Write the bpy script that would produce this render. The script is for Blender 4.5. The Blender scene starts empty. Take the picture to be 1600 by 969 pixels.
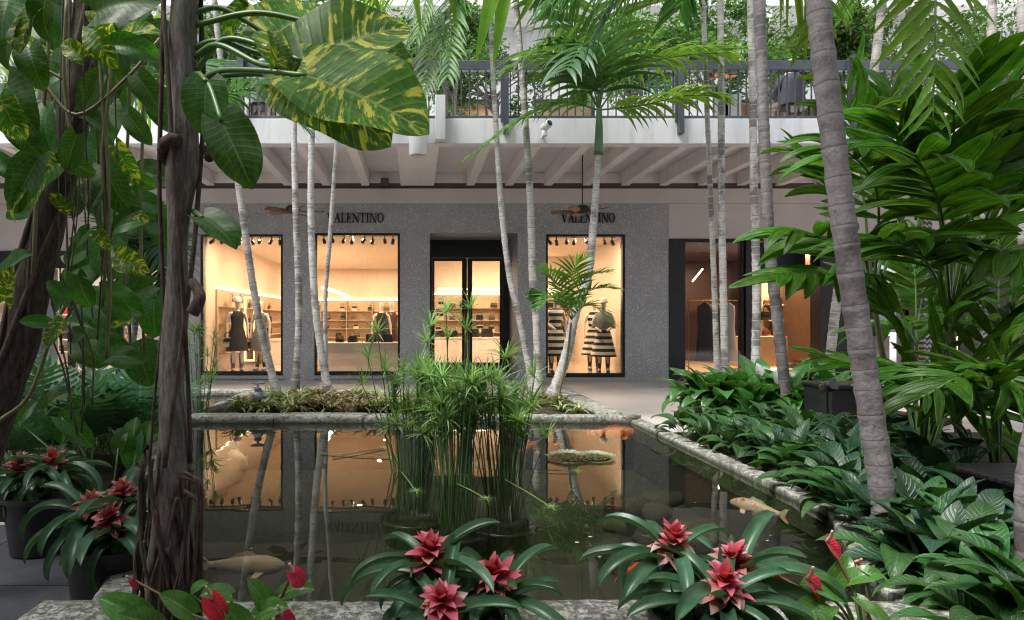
import bpy, bmesh, math, random
from mathutils import Vector, Matrix, noise
from mathutils.geometry import tessellate_polygon
R = math.radians; PI = math.pi
random.seed(7)
S = bpy.context.scene
COL = S.collection
# ------------------------------------------------------------------ camera, sky, sun, exposure
F, CX, CY, CH = 1067.0, 650.0, 500.0, 1.45        # focal length in photo pixels, vanishing point, eye height
cam = bpy.data.cameras.new('camera'); camo = bpy.data.objects.new('camera', cam); COL.objects.link(camo)
camo.location = (0, 0, CH); camo.rotation_euler = (R(90), 0, 0)
cam.sensor_width = 36; cam.sensor_fit = 'HORIZONTAL'; cam.lens = 36*F/1600
cam.shift_x = (800-CX)/1600; cam.shift_y = (CY-484.5)/1600
cam.clip_start = 0.05; cam.clip_end = 500
S.camera = camo
SUN_EL, SUN_AZ = 60, 238                          # elevation; compass angle measured from +Y clockwise
W = bpy.data.worlds.new('World'); S.world = W; W.use_nodes = True
nt = W.node_tree; bg = nt.nodes['Background']
sky = nt.nodes.new('ShaderNodeTexSky'); sky.sky_type = 'NISHITA'; sky.sun_disc = False
sky.sun_elevation = R(SUN_EL); sky.sun_rotation = R(SUN_AZ); sky.dust_density = 4; sky.air_density = 1.0; sky.ozone_density = 1.0
hs = nt.nodes.new('ShaderNodeHueSaturation'); hs.inputs['Saturation'].default_value = 0.35
nt.links.new(sky.outputs[0], hs.inputs['Color']); nt.links.new(hs.outputs[0], bg.inputs[0])
bg.inputs[1].default_value = 0.15
sl = bpy.data.lights.new('sun', 'SUN'); so = bpy.data.objects.new('sun', sl); COL.objects.link(so)
sl.energy = 2.0; sl.angle = R(25); sl.color = (1, .97, .93)
az = R(SUN_AZ); el = R(SUN_EL)
sd = Vector((math.sin(az)*math.cos(el), math.cos(az)*math.cos(el), math.sin(el)))
so.rotation_euler = sd.to_track_quat('Z', 'Y').to_euler()
S.view_settings.view_transform = 'Standard'; S.view_settings.look = 'None'
S.view_settings.exposure = 1.3; S.view_settings.gamma = 1.0
S.render.engine = 'CYCLES'
S.cycles.use_denoising = True; S.cycles.filter_width = 1.15
S.cycles.max_bounces = 9; S.cycles.diffuse_bounces = 4; S.cycles.glossy_bounces = 4
S.cycles.transparent_max_bounces = 16; S.cycles.transmission_bounces = 4
S.cycles.sample_clamp_indirect = 4; S.cycles.caustics_reflective = False; S.cycles.caustics_refractive = False

# ------------------------------------------------------------------ helpers
def P(px, py, Y): return Vector(((px-CX)/F*Y, Y, CH+(CY-py)/F*Y))
def GY(py, z=0.0): return (CH-z)*F/(py-CY)        # distance of a point on a level z seen at row py
def G(px, py, z=0.0): Y = GY(py, z); return Vector(((px-CX)/F*Y, Y, z))
def rnd(a, b): return random.uniform(a, b)
WM = {}
def link(o, parent=None, M=None):
    M = M or Matrix.Identity(4)
    COL.objects.link(o); o.matrix_basis = M
    if parent is not None:
        o.parent = parent; o.matrix_parent_inverse = WM[parent].inverted()
    WM[o] = M.copy(); return o
def tag(o, label=None, cat=None, group=None, kind=None):
    if label: o['label'] = label
    if cat: o['category'] = cat
    if group: o['group'] = group
    if kind: o['kind'] = kind
    return o
def thing(name, loc, label, cat, group=None):
    o = bpy.data.objects.new(name, None); o.empty_display_size = .1
    link(o, None, Matrix.Translation(Vector(loc))); return tag(o, label, cat, group)
def inst(name, mesh, M, parent=None): return link(bpy.data.objects.new(name, mesh), parent, M)

def cr(pts, n):
    """Catmull-Rom through pts, n samples per span"""
    pts = [Vector(p) for p in pts]; out = []
    q = [pts[0]*2-pts[1]] + pts + [pts[-1]*2-pts[-2]]
    for i in range(1, len(q)-2):
        for k in range(n):
            t = k/n; a, b, c, d = q[i-1], q[i], q[i+1], q[i+2]
            out.append(.5*((2*b)+(c-a)*t+(2*a-5*b+4*c-d)*t*t+(3*b-a-3*c+d)*t**3))
    return out+[pts[-1]]
class MB:
    def __init__(s): s.v=[]; s.f=[]; s.uv=[]; s.m=[]; s.mi=0
    def add(s, vs, fs, uvs=None):
        o = len(s.v); s.v += [tuple(v) for v in vs]
        s.uv += uvs if uvs else [(0.5, 0.5)]*len(vs)
        for f in fs: s.f.append(tuple(i+o for i in f)); s.m.append(s.mi)
        return s
    def box(s, x0, x1, y0, y1, z0, z1, M=None):
        vs = [Vector((x, y, z)) for z in (z0, z1) for y in (y0, y1) for x in (x0, x1)]
        if M: vs = [M@v for v in vs]
        return s.add(vs, [(0,2,3,1),(4,5,7,6),(0,1,5,4),(2,6,7,3),(0,4,6,2),(1,3,7,5)])
    def tube(s, pts, r, n=8, cap=True, flat=1.0, v0=0, vl=None):
        pts = [Vector(p) for p in pts]; k = len(pts)
        rr = r if isinstance(r, (list, tuple)) else [r]*k
        if len(rr) == 2 and k > 2: rr = [rr[0]+(rr[1]-rr[0])*i/(k-1) for i in range(k)]
        vs=[]; fs=[]; uv=[]; up=None; L=v0
        for i, p in enumerate(pts):
            t = (pts[min(i+1,k-1)]-pts[max(i-1,0)]).normalized()
            if up is None: up = Vector((0,0,1)) if abs(t.z)<.9 else Vector((1,0,0))
            a = t.cross(up)
            if a.length < 1e-4: a = t.cross(Vector((1,.3,0)))
            a.normalize(); b = a.cross(t).normalized(); up = b
            if i: L += (p-pts[i-1]).length
            for j in range(n):
                w = 2*PI*j/n; vs.append(p+a*math.cos(w)*rr[i]+b*math.sin(w)*rr[i]*flat); uv.append((j/n, vl[i] if vl else L))
        for i in range(k-1):
            for j in range(n):
                j2=(j+1)%n; fs.append((i*n+j, i*n+j2, (i+1)*n+j2, (i+1)*n+j))
        if cap: fs.append(tuple(range(n))); fs.append(tuple((k-1)*n+j for j in reversed(range(n))))
        return s.add(vs, fs, uv)
    def lathe(s, prof, c=(0,0,0), n=16, sx=1, sy=1, M=None):
        c=Vector(c); vs=[]; fs=[]
        for r, z in prof:
            for j in range(n):
                w=2*PI*j/n; v=c+Vector((math.cos(w)*r*sx, math.sin(w)*r*sy, z)); vs.append(M@v if M else v)
        k=len(prof)
        for i in range(k-1):
            for j in range(n):
                j2=(j+1)%n; fs.append((i*n+j, i*n+j2, (i+1)*n+j2, (i+1)*n+j))
        fs.append(tuple(reversed(range(n)))); fs.append(tuple((k-1)*n+j for j in range(n)))
        return s.add(vs, fs)
    def plate(s, loops, d0, d1, fn):
        """polygon with holes (loops of 2-D points) extruded from d0 to d1; fn(u,v,d)->xyz"""
        flat=[p for l in loops for p in l]
        tris=tessellate_polygon([[Vector((p[0],p[1],0)) for p in l] for l in loops])
        n=len(flat); vs=[fn(p[0],p[1],d0) for p in flat]+[fn(p[0],p[1],d1) for p in flat]
        fs=[tuple(t) for t in tris]+[tuple(i+n for i in reversed(t)) for t in tris]
        o=0
        for l in loops:
            m=len(l)
            for i in range(m): fs.append((o+i, o+(i+1)%m, o+(i+1)%m+n, o+i+n))
            o+=m
        return s.add(vs, fs)
    def mesh(s, name, mats, smooth=False):
        me=bpy.data.meshes.new(name); me.from_pydata(s.v, [], s.f)
        for m in (mats if isinstance(mats, (list, tuple)) else [mats]): me.materials.append(m)
        ul=me.uv_layers.new(name='UVMap'); li=[0]*len(me.loops); me.loops.foreach_get('vertex_index', li)
        buf=[c for i in li for c in s.uv[i]]; ul.data.foreach_set('uv', buf)
        me.polygons.foreach_set('material_index', s.m); me.polygons.foreach_set('use_smooth', [smooth]*len(s.f))
        bm=bmesh.new(); bm.from_mesh(me); bmesh.ops.recalc_face_normals(bm, faces=bm.faces); bm.to_mesh(me); bm.free()
        me.update(); return me
    def obj(s, name, mats, parent=None, smooth=False, bevel=0):
        o=link(bpy.data.objects.new(name, s.mesh(name, mats, smooth)), parent)
        if bevel:
            b=o.modifiers.new('bevel','BEVEL'); b.width=bevel; b.segments=2; b.limit_method='ANGLE'
        return o
def boxo(name, x0,x1,y0,y1,z0,z1, mat, parent=None, bevel=0): return MB().box(x0,x1,y0,y1,z0,z1).obj(name, mat, parent, False, bevel)
def rect(x0,x1,z0,z1): return [(x0,z0),(x1,z0),(x1,z1),(x0,z1)]

# ------------------------------------------------------------------ materials
def newmat(name):
    m=bpy.data.materials.new(name); m.use_nodes=True; t=m.node_tree; b=t.nodes['Principled BSDF']; return m, t, b
def nd(t, typ, **kw):
    n=t.nodes.new('ShaderNode'+typ)
    for k, v in kw.items():
        if k in n.inputs: n.inputs[k].default_value=v
        else: setattr(n, k, v)
    return n
def c4(c): return (c[0], c[1], c[2], 1)
def ramp(t, src, stops):
    r=nd(t,'ValToRGB'); e=r.color_ramp.elements
    while len(e)<len(stops): e.new(.5)
    for i,(p,c) in enumerate(stops): e[i].position=p; e[i].color=c4(c) if isinstance(c,(tuple,list)) else (c,c,c,1)
    t.links.new(src, r.inputs[0]); return r.outputs[0]
def mixc(t, fac, a, b, mode='MIX'):
    n=nd(t,'Mix', data_type='RGBA', blend_type=mode)
    for k, x in ((0,fac),(6,a),(7,b)):
        if hasattr(x,'is_linked') or hasattr(x,'links'): t.links.new(x, n.inputs[k])
        else: n.inputs[k].default_value = x if k==0 else c4(x)
    return n.outputs[2]
def mth(t, op, a, b=0.0, c=None):
    n=nd(t,'Math', operation=op)
    for i,x in enumerate((a,b,c)):
        if x is None: continue
        if hasattr(x,'links'): t.links.new(x,n.inputs[i])
        else: n.inputs[i].default_value=x
    return n.outputs[0]
def noisen(t, scale, detail=4, rough=.55, coord='Object', dim=None):
    tc=nd(t,'TexCoord'); n=nd(t,'TexNoise', Scale=scale, Detail=detail, Roughness=rough)
    t.links.new(tc.outputs[coord], n.inputs['Vector']); return n.outputs[0]
def bump(t, b, h, strength=.3, dist=.02):
    n=nd(t,'Bump', Strength=strength, Distance=dist); t.links.new(h, n.inputs['Height']); t.links.new(n.outputs[0], b.inputs['Normal']); return n
def plain(name, col, rough=.6, metal=0, var=.12, scale=6, spec=.5, bmp=0, bs=60):
    m,t,b=newmat(name)
    n=noisen(t, scale, 5)
    k=ramp(t, n, [(.3,tuple(x*(1-var) for x in col)),(.7,tuple(min(1,x*(1+var)) for x in col))])
    t.links.new(k,b.inputs['Base Color']); b.inputs['Roughness'].default_value=rough; b.inputs['Metallic'].default_value=metal
    b.inputs['Specular IOR Level'].default_value=spec
    if bmp: bump(t,b,noisen(t,bs,4),bmp,.01)
    return m
def emis(name, col, st):
    m,t,b=newmat(name); b.inputs['Emission Color'].default_value=c4(col); b.inputs['Emission Strength'].default_value=st
    b.inputs['Base Color'].default_value=c4(col); return m
M={}
# terrazzo facade: dark grey ground with pale chips
def terrazzo(name, base, chip, sc):
    m,t,b=newmat(name)
    tc=nd(t,'TexCoord'); vo=nd(t,'TexVoronoi', Scale=sc); t.links.new(tc.outputs['Object'], vo.inputs['Vector'])
    d=ramp(t, vo.outputs['Distance'], [(.30,1.0),(.42,0.0)])
    wn=nd(t,'TexWhiteNoise'); t.links.new(vo.outputs['Position'], wn.inputs['Vector'])
    sel=ramp(t, wn.outputs['Value'], [(.55,0.0),(.6,1.0)])
    fac=mth(t,'MULTIPLY',d,sel)
    n=noisen(t,1.2,5); g=ramp(t,n,[(.3,tuple(x*.88 for x in base)),(.7,tuple(x*1.12 for x in base))])
    col=mixc(t, fac, g, chip); t.links.new(col,b.inputs['Base Color'])
    b.inputs['Roughness'].default_value=.5; bump(t,b,noisen(t,180,3),.12,.004); return m
M['terrazzo']=terrazzo('terrazzo', (.33,.335,.345), (.68,.68,.68), 40)
M['paving']=terrazzo('paving', (.40,.375,.365), (.56,.53,.51), 42)
def coral():
    m,t,b=newmat('coral_stone')
    tc=nd(t,'TexCoord'); mp=nd(t,'Mapping'); mp.inputs['Scale'].default_value=(1,1,1); t.links.new(tc.outputs['Object'], mp.inputs[0])
    n1=nd(t,'TexNoise', Scale=24, Detail=9, Roughness=.75); t.links.new(mp.outputs[0],n1.inputs['Vector'])
    vo=nd(t,'TexVoronoi', Scale=48); vo.feature='SMOOTH_F1'; t.links.new(mp.outputs[0],vo.inputs['Vector'])
    pit=mth(t,'MULTIPLY', ramp(t,n1.outputs[0],[(.40,0.0),(.52,1.0)]), ramp(t,vo.outputs['Distance'],[(.10,.35),(.35,1.0)]))
    n2=nd(t,'TexNoise', Scale=3.2, Detail=6); t.links.new(tc.outputs['Object'],n2.inputs['Vector'])
    g=ramp(t,n2.outputs[0],[(.3,(.25,.245,.22)),(.48,(.38,.375,.34)),(.58,(.29,.30,.23)),(.72,(.12,.15,.06))])
    col=mixc(t,pit,(.10,.10,.08),g)
    sp=nd(t,'SeparateXYZ'); t.links.new(tc.outputs['Object'],sp.inputs[0])
    col=mixc(t,ramp(t,mth(t,'ADD',sp.outputs[2],mth(t,'MULTIPLY',n2.outputs[0],.06)),[(.215,.85),(.25,0.0)]),col,(.035,.042,.02)); t.links.new(col,b.inputs['Base Color']); b.inputs['Roughness'].default_value=.85
    bump(t,b,pit,.8,.010); return m
M['coral']=coral()
M['plate']=plain('floor_plate',(.036,.038,.046),.6,.0,.3,9,.5,.4,120)
def stained(name,col,amt):
    m,t,b=newmat(name); tc=nd(t,'TexCoord'); mp=nd(t,'Mapping'); mp.inputs['Scale'].default_value=(3.5,3.5,.5); t.links.new(tc.outputs['Object'],mp.inputs[0])
    n=nd(t,'TexNoise',Scale=1.6,Detail=7,Roughness=.65); t.links.new(mp.outputs[0],n.inputs['Vector'])
    k=ramp(t,n.outputs[0],[(.30,tuple(x*(1-amt) for x in col)),(.52,col)]); k=mixc(t,.5,k,ramp(t,noisen(t,.7,5),[(.3,tuple(x*.86 for x in col)),(.7,col)]))
    t.links.new(k,b.inputs['Base Color']); b.inputs['Roughness'].default_value=.7; bump(t,b,noisen(t,70,3),.08,.004); return m
M['white']=stained('white_paint',(.74,.74,.77),.38)
M['soffit']=stained('soffit_paint',(.80,.75,.73),.2)
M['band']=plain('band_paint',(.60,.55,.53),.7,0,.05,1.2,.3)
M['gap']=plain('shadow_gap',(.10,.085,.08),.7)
M['black']=plain('black_metal',(.012,.012,.013),.38,.0,.3,8)
M['rail']=plain('rail_metal',(.075,.085,.105),.45,.3,.2,5)
M['blackp']=plain('black_plastic',(.014,.015,.017),.42,0,.3,10)
M['fanwood']=plain('fan_wood',(.09,.045,.025),.45,0,.3,12)
M['sign']=plain('sign_black',(.008,.008,.008),.35)
M['soil']=plain('soil',(.035,.026,.018),.95,0,.5,14,.2,.8,40)
M['warmwall']=plain('warm_plaster',(.64,.53,.43),.75,0,.05,1.5,.2)
M['ceilin']=plain('shop_ceiling',(.66,.55,.45),.8,0,.04,1.5,.2)
M['marble']=plain('marble',(.72,.64,.60),.3,0,.12,2.2)
M['shopfloor']=plain('shop_floor_marble',(.52,.40,.31),.10,0,.08,1.4)
M['shelf']=plain('shelf_wood',(.48,.35,.23),.5,0,.1,5)
M['darkshelf']=plain('dark_shelf_wood',(.12,.07,.045),.5,0,.15,5)
M['led']=emis('led_strip',(1,.80,.55),4)
M['glowg']=emis('gold_painted_glow',(1,.62,.22),1.1)  # glow painted onto the mirror frame, which is no lamp
M['ledo']=emis('amber_slot',(1,.5,.15),3)
M['skin']=plain('mannequin_white',(.70,.62,.56),.4,0,.04,3)
M['dblack']=plain('cloth_black',(.014,.012,.013),.75,0,.3,20)
M['dgrey']=plain('cloth_grey',(.16,.15,.15),.8,0,.3,20)
M['dwhite']=plain('cloth_white',(.6,.57,.53),.8,0,.08,12)
M['leather']=plain('leather_black',(.013,.011,.01),.3,0,.3,20)
M['leatherb']=plain('leather_brown',(.11,.05,.028),.35,0,.3,20)
M['leatherc']=plain('leather_cream',(.5,.42,.34),.4,0,.1,20)
M['gold']=plain('brass',(.6,.38,.13),.25,1,.1,10)
M['red']=plain('red_lacquer',(.5,.03,.03),.4,0,.2,10)
M['white2']=plain('white_lacquer',(.75,.75,.75),.3,0,.04,3)
M['brick']=plain('pale_wall',(.55,.55,.57),.8,0,.08,.8)
def stripes(name, a, b2, freq, axis=2):
    m,t,b=newmat(name); tc=nd(t,'TexCoord'); sp=nd(t,'SeparateXYZ'); t.links.new(tc.outputs['Object'],sp.inputs[0])
    w=mth(t,'SINE', mth(t,'MULTIPLY', sp.outputs[axis], freq*2*PI)); k=ramp(t, mth(t,'ADD',mth(t,'MULTIPLY',w,.5),.5), [(.46,a),(.54,b2)])
    t.links.new(k,b.inputs['Base Color']); b.inputs['Roughness'].default_value=.8; return m
def zig():
    m,t,b=newmat('zigzag_column'); tc=nd(t,'TexCoord'); sp=nd(t,'SeparateXYZ'); t.links.new(tc.outputs['Object'],sp.inputs[0])
    tri=mth(t,'PINGPONG',mth(t,'MULTIPLY',sp.outputs[0],1.0),.05); w=mth(t,'SINE',mth(t,'MULTIPLY',mth(t,'ADD',sp.outputs[2],tri),2*PI*9))
    t.links.new(ramp(t,mth(t,'ADD',mth(t,'MULTIPLY',w,.5),.5),[(.46,(.02,.02,.02)),(.54,(.22,.22,.22))]),b.inputs['Base Color']); b.inputs['Roughness'].default_value=.6; return m
M['hstripe']=stripes('striped_cloth',(.012,.011,.011),(.7,.66,.6),6.5)
M['vstripe']=stripes('bold_striped_cloth',(.012,.011,.011),(.7,.66,.6),6)
M['wave']=zig()
def glass():
    m,t,b=newmat('window_glass'); t.nodes.remove(b); o=t.nodes['Material Output']
    fr=nd(t,'Fresnel', IOR=1.5); tr=nd(t,'BsdfTransparent'); tr.inputs[0].default_value=(.93,.94,.93,1); gl=nd(t,'BsdfGlossy', Roughness=.0)
    mx=nd(t,'MixShader'); t.links.new(fr.outputs[0],mx.inputs[0]); t.links.new(tr.outputs[0],mx.inputs[1]); t.links.new(gl.outputs[0],mx.inputs[2]); t.links.new(mx.outputs[0],o.inputs[0]); return m
M['glass']=glass()
def water():
    m,t,b=newmat('pond_water'); t.nodes.remove(b); o=t.nodes['Material Output']
    tc=nd(t,'TexCoord'); n=nd(t,'TexNoise', Scale=2.2, Detail=2); t.links.new(tc.outputs['Object'],n.inputs['Vector'])
    bp=nd(t,'Bump', Strength=.06, Distance=.02); t.links.new(n.outputs[0],bp.inputs['Height'])
    fr=nd(t,'Fresnel', IOR=1.43); t.links.new(bp.outputs[0],fr.inputs['Normal'])
    gl=nd(t,'BsdfGlossy', Roughness=.0); t.links.new(bp.outputs[0],gl.inputs['Normal'])
    tr=nd(t,'BsdfTransparent'); tr.inputs[0].default_value=(.78,.80,.68,1)
    di=nd(t,'BsdfDiffuse'); di.inputs[0].default_value=(.014,.017,.010,1)
    m1=nd(t,'MixShader'); m1.inputs[0].default_value=.12; t.links.new(tr.outputs[0],m1.inputs[1]); t.links.new(di.outputs[0],m1.inputs[2])
    mx=nd(t,'MixShader'); t.links.new(fr.outputs[0],mx.inputs[0]); t.links.new(m1.outputs[0],mx.inputs[1]); t.links.new(gl.outputs[0],mx.inputs[2]); t.links.new(mx.outputs[0],o.inputs[0]); return m
M['water']=water()
M['basin']=plain('basin_algae',(.015,.017,.010),.9,0,.45,2.5)
M['stone']=plain('pond_stone',(.032,.032,.020),.9,0,.5,5,.3,.6,20)

def leafmat(name, col, col2, vein=None, rough=.35, tr=.35, freq=14, slant=1.6, vari=None, vthr=.56, vstr=.25, rib=.05, tipc=None, spec=.5, tipb=False):
    """leaf: UV u across, v along; side veins as relief, optional yellow variegation, translucent"""
    m,t,b=newmat(name); o=t.nodes['Material Output']
    uv=nd(t,'UVMap'); sp=nd(t,'SeparateXYZ'); t.links.new(uv.outputs[0],sp.inputs[0])
    oi=nd(t,'ObjectInfo')
    a=mth(t,'ABSOLUTE',mth(t,'MULTIPLY',mth(t,'SUBTRACT',sp.outputs[0],.5),2.0))
    nz=noisen(t,7,4)
    c=mixc(t, ramp(t,nz,[(.35,0.0),(.65,1.0)]), col, col2)
    val=nd(t,'HueSaturation'); t.links.new(c,val.inputs['Color'])
    t.links.new(mth(t,'ADD',mth(t,'MULTIPLY',oi.outputs['Random'],.55),.72),val.inputs['Value'])
    t.links.new(mth(t,'ADD',mth(t,'MULTIPLY',oi.outputs['Random'],.03),.485),val.inputs['Hue']); c=val.outputs[0]
    cs=nd(t,'CombineXYZ'); t.links.new(mth(t,'MULTIPLY',sp.outputs[0],22),cs.inputs[0]); t.links.new(mth(t,'MULTIPLY',sp.outputs[1],2.5),cs.inputs[1]); t.links.new(mth(t,'MULTIPLY',oi.outputs['Random'],50),cs.inputs[2])
    ns=nd(t,'TexNoise',Scale=1.0,Detail=4,Roughness=.6); t.links.new(cs.outputs[0],ns.inputs['Vector'])
    c=mixc(t,1.0,c,ramp(t,ns.outputs[0],[(.3,(.66,.66,.66)),(.7,(1.25,1.25,1.2))]),'MULTIPLY')
    ph=mth(t,'SUBTRACT',mth(t,'MULTIPLY',sp.outputs[1],freq),mth(t,'MULTIPLY',a,slant))
    w=mth(t,'ADD',mth(t,'MULTIPLY',mth(t,'SINE',mth(t,'MULTIPLY',ph,2*PI)),.5),.5)
    if vari:
        cb=nd(t,'CombineXYZ'); t.links.new(mth(t,'MULTIPLY',ph,.8),cb.inputs[0]); t.links.new(mth(t,'MULTIPLY',sp.outputs[0],1.5),cb.inputs[1]); t.links.new(mth(t,'MULTIPLY',oi.outputs['Random'],40),cb.inputs[2])
        n2=nd(t,'TexNoise', Scale=1.5, Detail=5, Roughness=.65); t.links.new(cb.outputs[0],n2.inputs['Vector'])
        c=mixc(t, ramp(t,n2.outputs[0],[(vthr,0.0),(vthr+.06,1.0)]), c, vari)
    if vein: c=mixc(t, mth(t,'MULTIPLY',ramp(t,w,[(.90,0.0),(.995,1.0)]),.4), c, vein)
    if vein: c=mixc(t, ramp(t,a,[(rib*.5,.8),(rib,0.0)]), c, vein)
    if tipc: c=mixc(t, ramp(t,sp.outputs[1],[(.25,0.0),(.85,1.0)]), c, tipc)
    if tipb: c=mixc(t, ramp(t,mth(t,'ADD',sp.outputs[1],mth(t,'MULTIPLY',ns.outputs[0],.14)),[(1.0,0.0),(1.06,1.0)]) if 0 else ramp(t,mth(t,'MULTIPLY',mth(t,'ADD',sp.outputs[1],mth(t,'MULTIPLY',ns.outputs[0],.14)),.85),[(.865,0.0),(.91,1.0)]), c, (.10,.06,.03))
    t.links.new(c,b.inputs['Base Color']); b.inputs['Roughness'].default_value=rough; b.inputs['Specular IOR Level'].default_value=spec
    bp=bump(t,b,ramp(t,w,[(.6,0.0),(.98,1.0)]),vstr*.35,.006)
    tl=nd(t,'BsdfTranslucent'); t.links.new(mixc(t,1.0,c,(1.35,1.3,.55),'MULTIPLY'),tl.inputs[0])
    mx=nd(t,'MixShader'); mx.inputs[0].default_value=tr; t.links.new(b.outputs[0],mx.inputs[1]); t.links.new(tl.outputs[0],mx.inputs[2]); t.links.new(mx.outputs[0],o.inputs[0]); return m
LF={}
LF['pothos']=leafmat('pothos_leaf',(.036,.13,.012),(.08,.22,.018),(.22,.32,.09),.42,.6,11,2.2,(.55,.55,.09),.53,.5,spec=.25)
LF['pothosg']=leafmat('pothos_green_leaf',(.028,.10,.015),(.05,.15,.022),(.12,.24,.05),.42,.55,11,2.2,(.26,.36,.07),.70,.3)
LF['monstera']=leafmat('monstera_leaf',(.035,.115,.06),(.055,.15,.075),(.10,.22,.12),.28,.25,8,1.5)
LF['spath']=leafmat('peace_lily_leaf',(.035,.12,.03),(.055,.17,.04),(.08,.2,.06),.3,.3,12,2.0,None,.5,.5)
LF['aglao']=leafmat('dark_glossy_leaf',(.013,.045,.021),(.024,.072,.031),(.045,.10,.05),.38,.24,11,2.2,None,.5,1.2)
LF['aglao2']=leafmat('mid_glossy_leaf',(.028,.095,.024),(.045,.13,.034),(.065,.15,.05),.4,.3,11,2.2,None,.5,1.2,tipb=True)
LF['brom']=leafmat('bromeliad_leaf',(.035,.10,.05),(.065,.15,.075),None,.34,.22,1,0,None,.5,0,tipb=True)
LF['bract']=leafmat('bromeliad_bract',(.38,.010,.028),(.46,.02,.045),None,.4,.3,1,0,None,.5,0,.05,(.58,.15,.22))
LF['bracto']=leafmat('outer_bromeliad_bract',(.44,.05,.08),(.50,.10,.13),None,.45,.3,1,0,None,.5,0,.05,(.55,.38,.34))
LF['bractd']=leafmat('dark_bromeliad_bract',(.26,.012,.02),(.33,.02,.04),None,.35,.25,1,0,None,.5,0,.05,(.42,.14,.16))
LF['anth']=leafmat('anthurium_leaf',(.06,.17,.03),(.09,.22,.04),(.16,.30,.08),.25,.35,9,2)
LF['spathe']=leafmat('anthurium_spathe',(.50,.012,.06),(.58,.03,.09),(.65,.12,.17),.15,.2,8,2,None,.5,.7)
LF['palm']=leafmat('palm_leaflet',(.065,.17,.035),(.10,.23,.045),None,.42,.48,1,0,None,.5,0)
LF['palmy']=leafmat('sunny_palm_leaflet',(.12,.27,.035),(.20,.34,.05),None,.38,.5,1,0,None,.5,0)  # sunlight put into a lighter, yellower leaf colour
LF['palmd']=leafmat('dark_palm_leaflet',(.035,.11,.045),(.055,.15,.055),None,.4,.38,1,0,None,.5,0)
def pleat():
    return leafmat('pleated_palm_leaflet',(.042,.14,.014),(.11,.27,.022),(.16,.32,.05),.42,.55,0,-4.5,None,.5,2.2)
LF['pleat']=pleat()
LF['papyrus']=leafmat('papyrus_ray',(.17,.32,.12),(.24,.40,.16),None,.45,.45,1,0,None,.5,0)
LF['bed']=leafmat('striped_bed_leaf',(.13,.20,.06),(.20,.26,.10),(.40,.40,.24),.4,.2,1,0,None,.5,0,.3)
LF['bedred']=leafmat('reddish_bed_leaf',(.14,.06,.04),(.20,.14,.07),(.38,.34,.2),.4,.2,1,0,None,.5,0,.3)
LF['ficus']=leafmat('ficus_leaf',(.045,.12,.03),(.09,.19,.045),None,.4,.45,1,0,None,.5,0)
LF['orange']=leafmat('orange_bract',(.55,.13,.02),(.6,.22,.03),None,.4,.3,1,0,None,.5,0)
def trunkm(name, base, dark, lich, freq):
    m,t,b=newmat(name); uv=nd(t,'UVMap'); sp=nd(t,'SeparateXYZ'); t.links.new(uv.outputs[0],sp.inputs[0])
    n=noisen(t,9,6,.65); n2=noisen(t,45,4)
    v=mth(t,'ADD',mth(t,'MULTIPLY',sp.outputs[1],freq),mth(t,'MULTIPLY',n,.18)); fr=mth(t,'FRACT',mth(t,'ADD',sp.outputs[1],mth(t,'MULTIPLY',mth(t,'SUBTRACT',n,.5),.12)))
    c=mixc(t, ramp(t,n,[(.35,0.0),(.65,1.0)]), base, lich)
    c=mixc(t, mth(t,'MULTIPLY',ramp(t,n2,[(.58,0.0),(.66,1.0)]),.5), c, dark)
    nb=noisen(t,3.0,3)
    c=mixc(t, mth(t,'MULTIPLY',ramp(t,nb,[(.50,0.0),(.60,1.0)]),.65), c, dark)
    c=mixc(t, ramp(t,fr,[(.80,0.0),(.88,.55),(.96,.6),(1,0.0)]), c, lich); c=mixc(t, ramp(t,fr,[(0,.85),(.06,.0),(.985,.0),(1,.85)]), c, dark)
    t.links.new(c,b.inputs['Base Color']); b.inputs['Roughness'].default_value=.8; bump(t,b,n2,.5,.01); return m
M['palmtrunk']=trunkm('palm_trunk_pale',(.27,.235,.215),(.06,.05,.045),(.44,.42,.40),1)
M['palmtrunkw']=trunkm('palm_trunk_white',(.36,.33,.31),(.05,.04,.035),(.58,.56,.54),1)
M['palmtrunkg']=trunkm('palm_trunk_grey',(.12,.105,.103),(.04,.034,.033),(.21,.195,.195),1)
def bark(name, a, b2, c2):
    m,t,b=newmat(name); tc=nd(t,'TexCoord'); mp=nd(t,'Mapping'); mp.inputs['Scale'].default_value=(9,9,1.5); t.links.new(tc.outputs['Object'],mp.inputs[0])
    n=nd(t,'TexNoise', Scale=7, Detail=10, Roughness=.78); t.links.new(mp.outputs[0],n.inputs['Vector'])
    k=ramp(t,n.outputs[0],[(.38,a),(.5,b2),(.64,c2)]); k=mixc(t,ramp(t,noisen(t,5,5),[(.55,0.0),(.68,.55)]),k,(.10,.12,.07)); t.links.new(k,b.inputs['Base Color']); b.inputs['Roughness'].default_value=.9; bump(t,b,n.outputs[0],.6,.025); return m
M['bark']=bark('bark',(.06,.05,.044),(.15,.125,.115),(.28,.25,.235))
M['barkd']=bark('dark_bark',(.018,.012,.009),(.06,.04,.03),(.12,.085,.065))
M['root']=bark('aerial_root',(.022,.014,.01),(.075,.046,.034),(.16,.11,.085))
M['stemg']=plain('green_stem',(.08,.165,.04),.4,0,.2,10)
M['stemd']=plain('vine_stem',(.13,.12,.05),.6,0,.3,12)
M['crownshaft']=plain('crownshaft_green',(.10,.19,.09),.35,0,.2,6)
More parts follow.
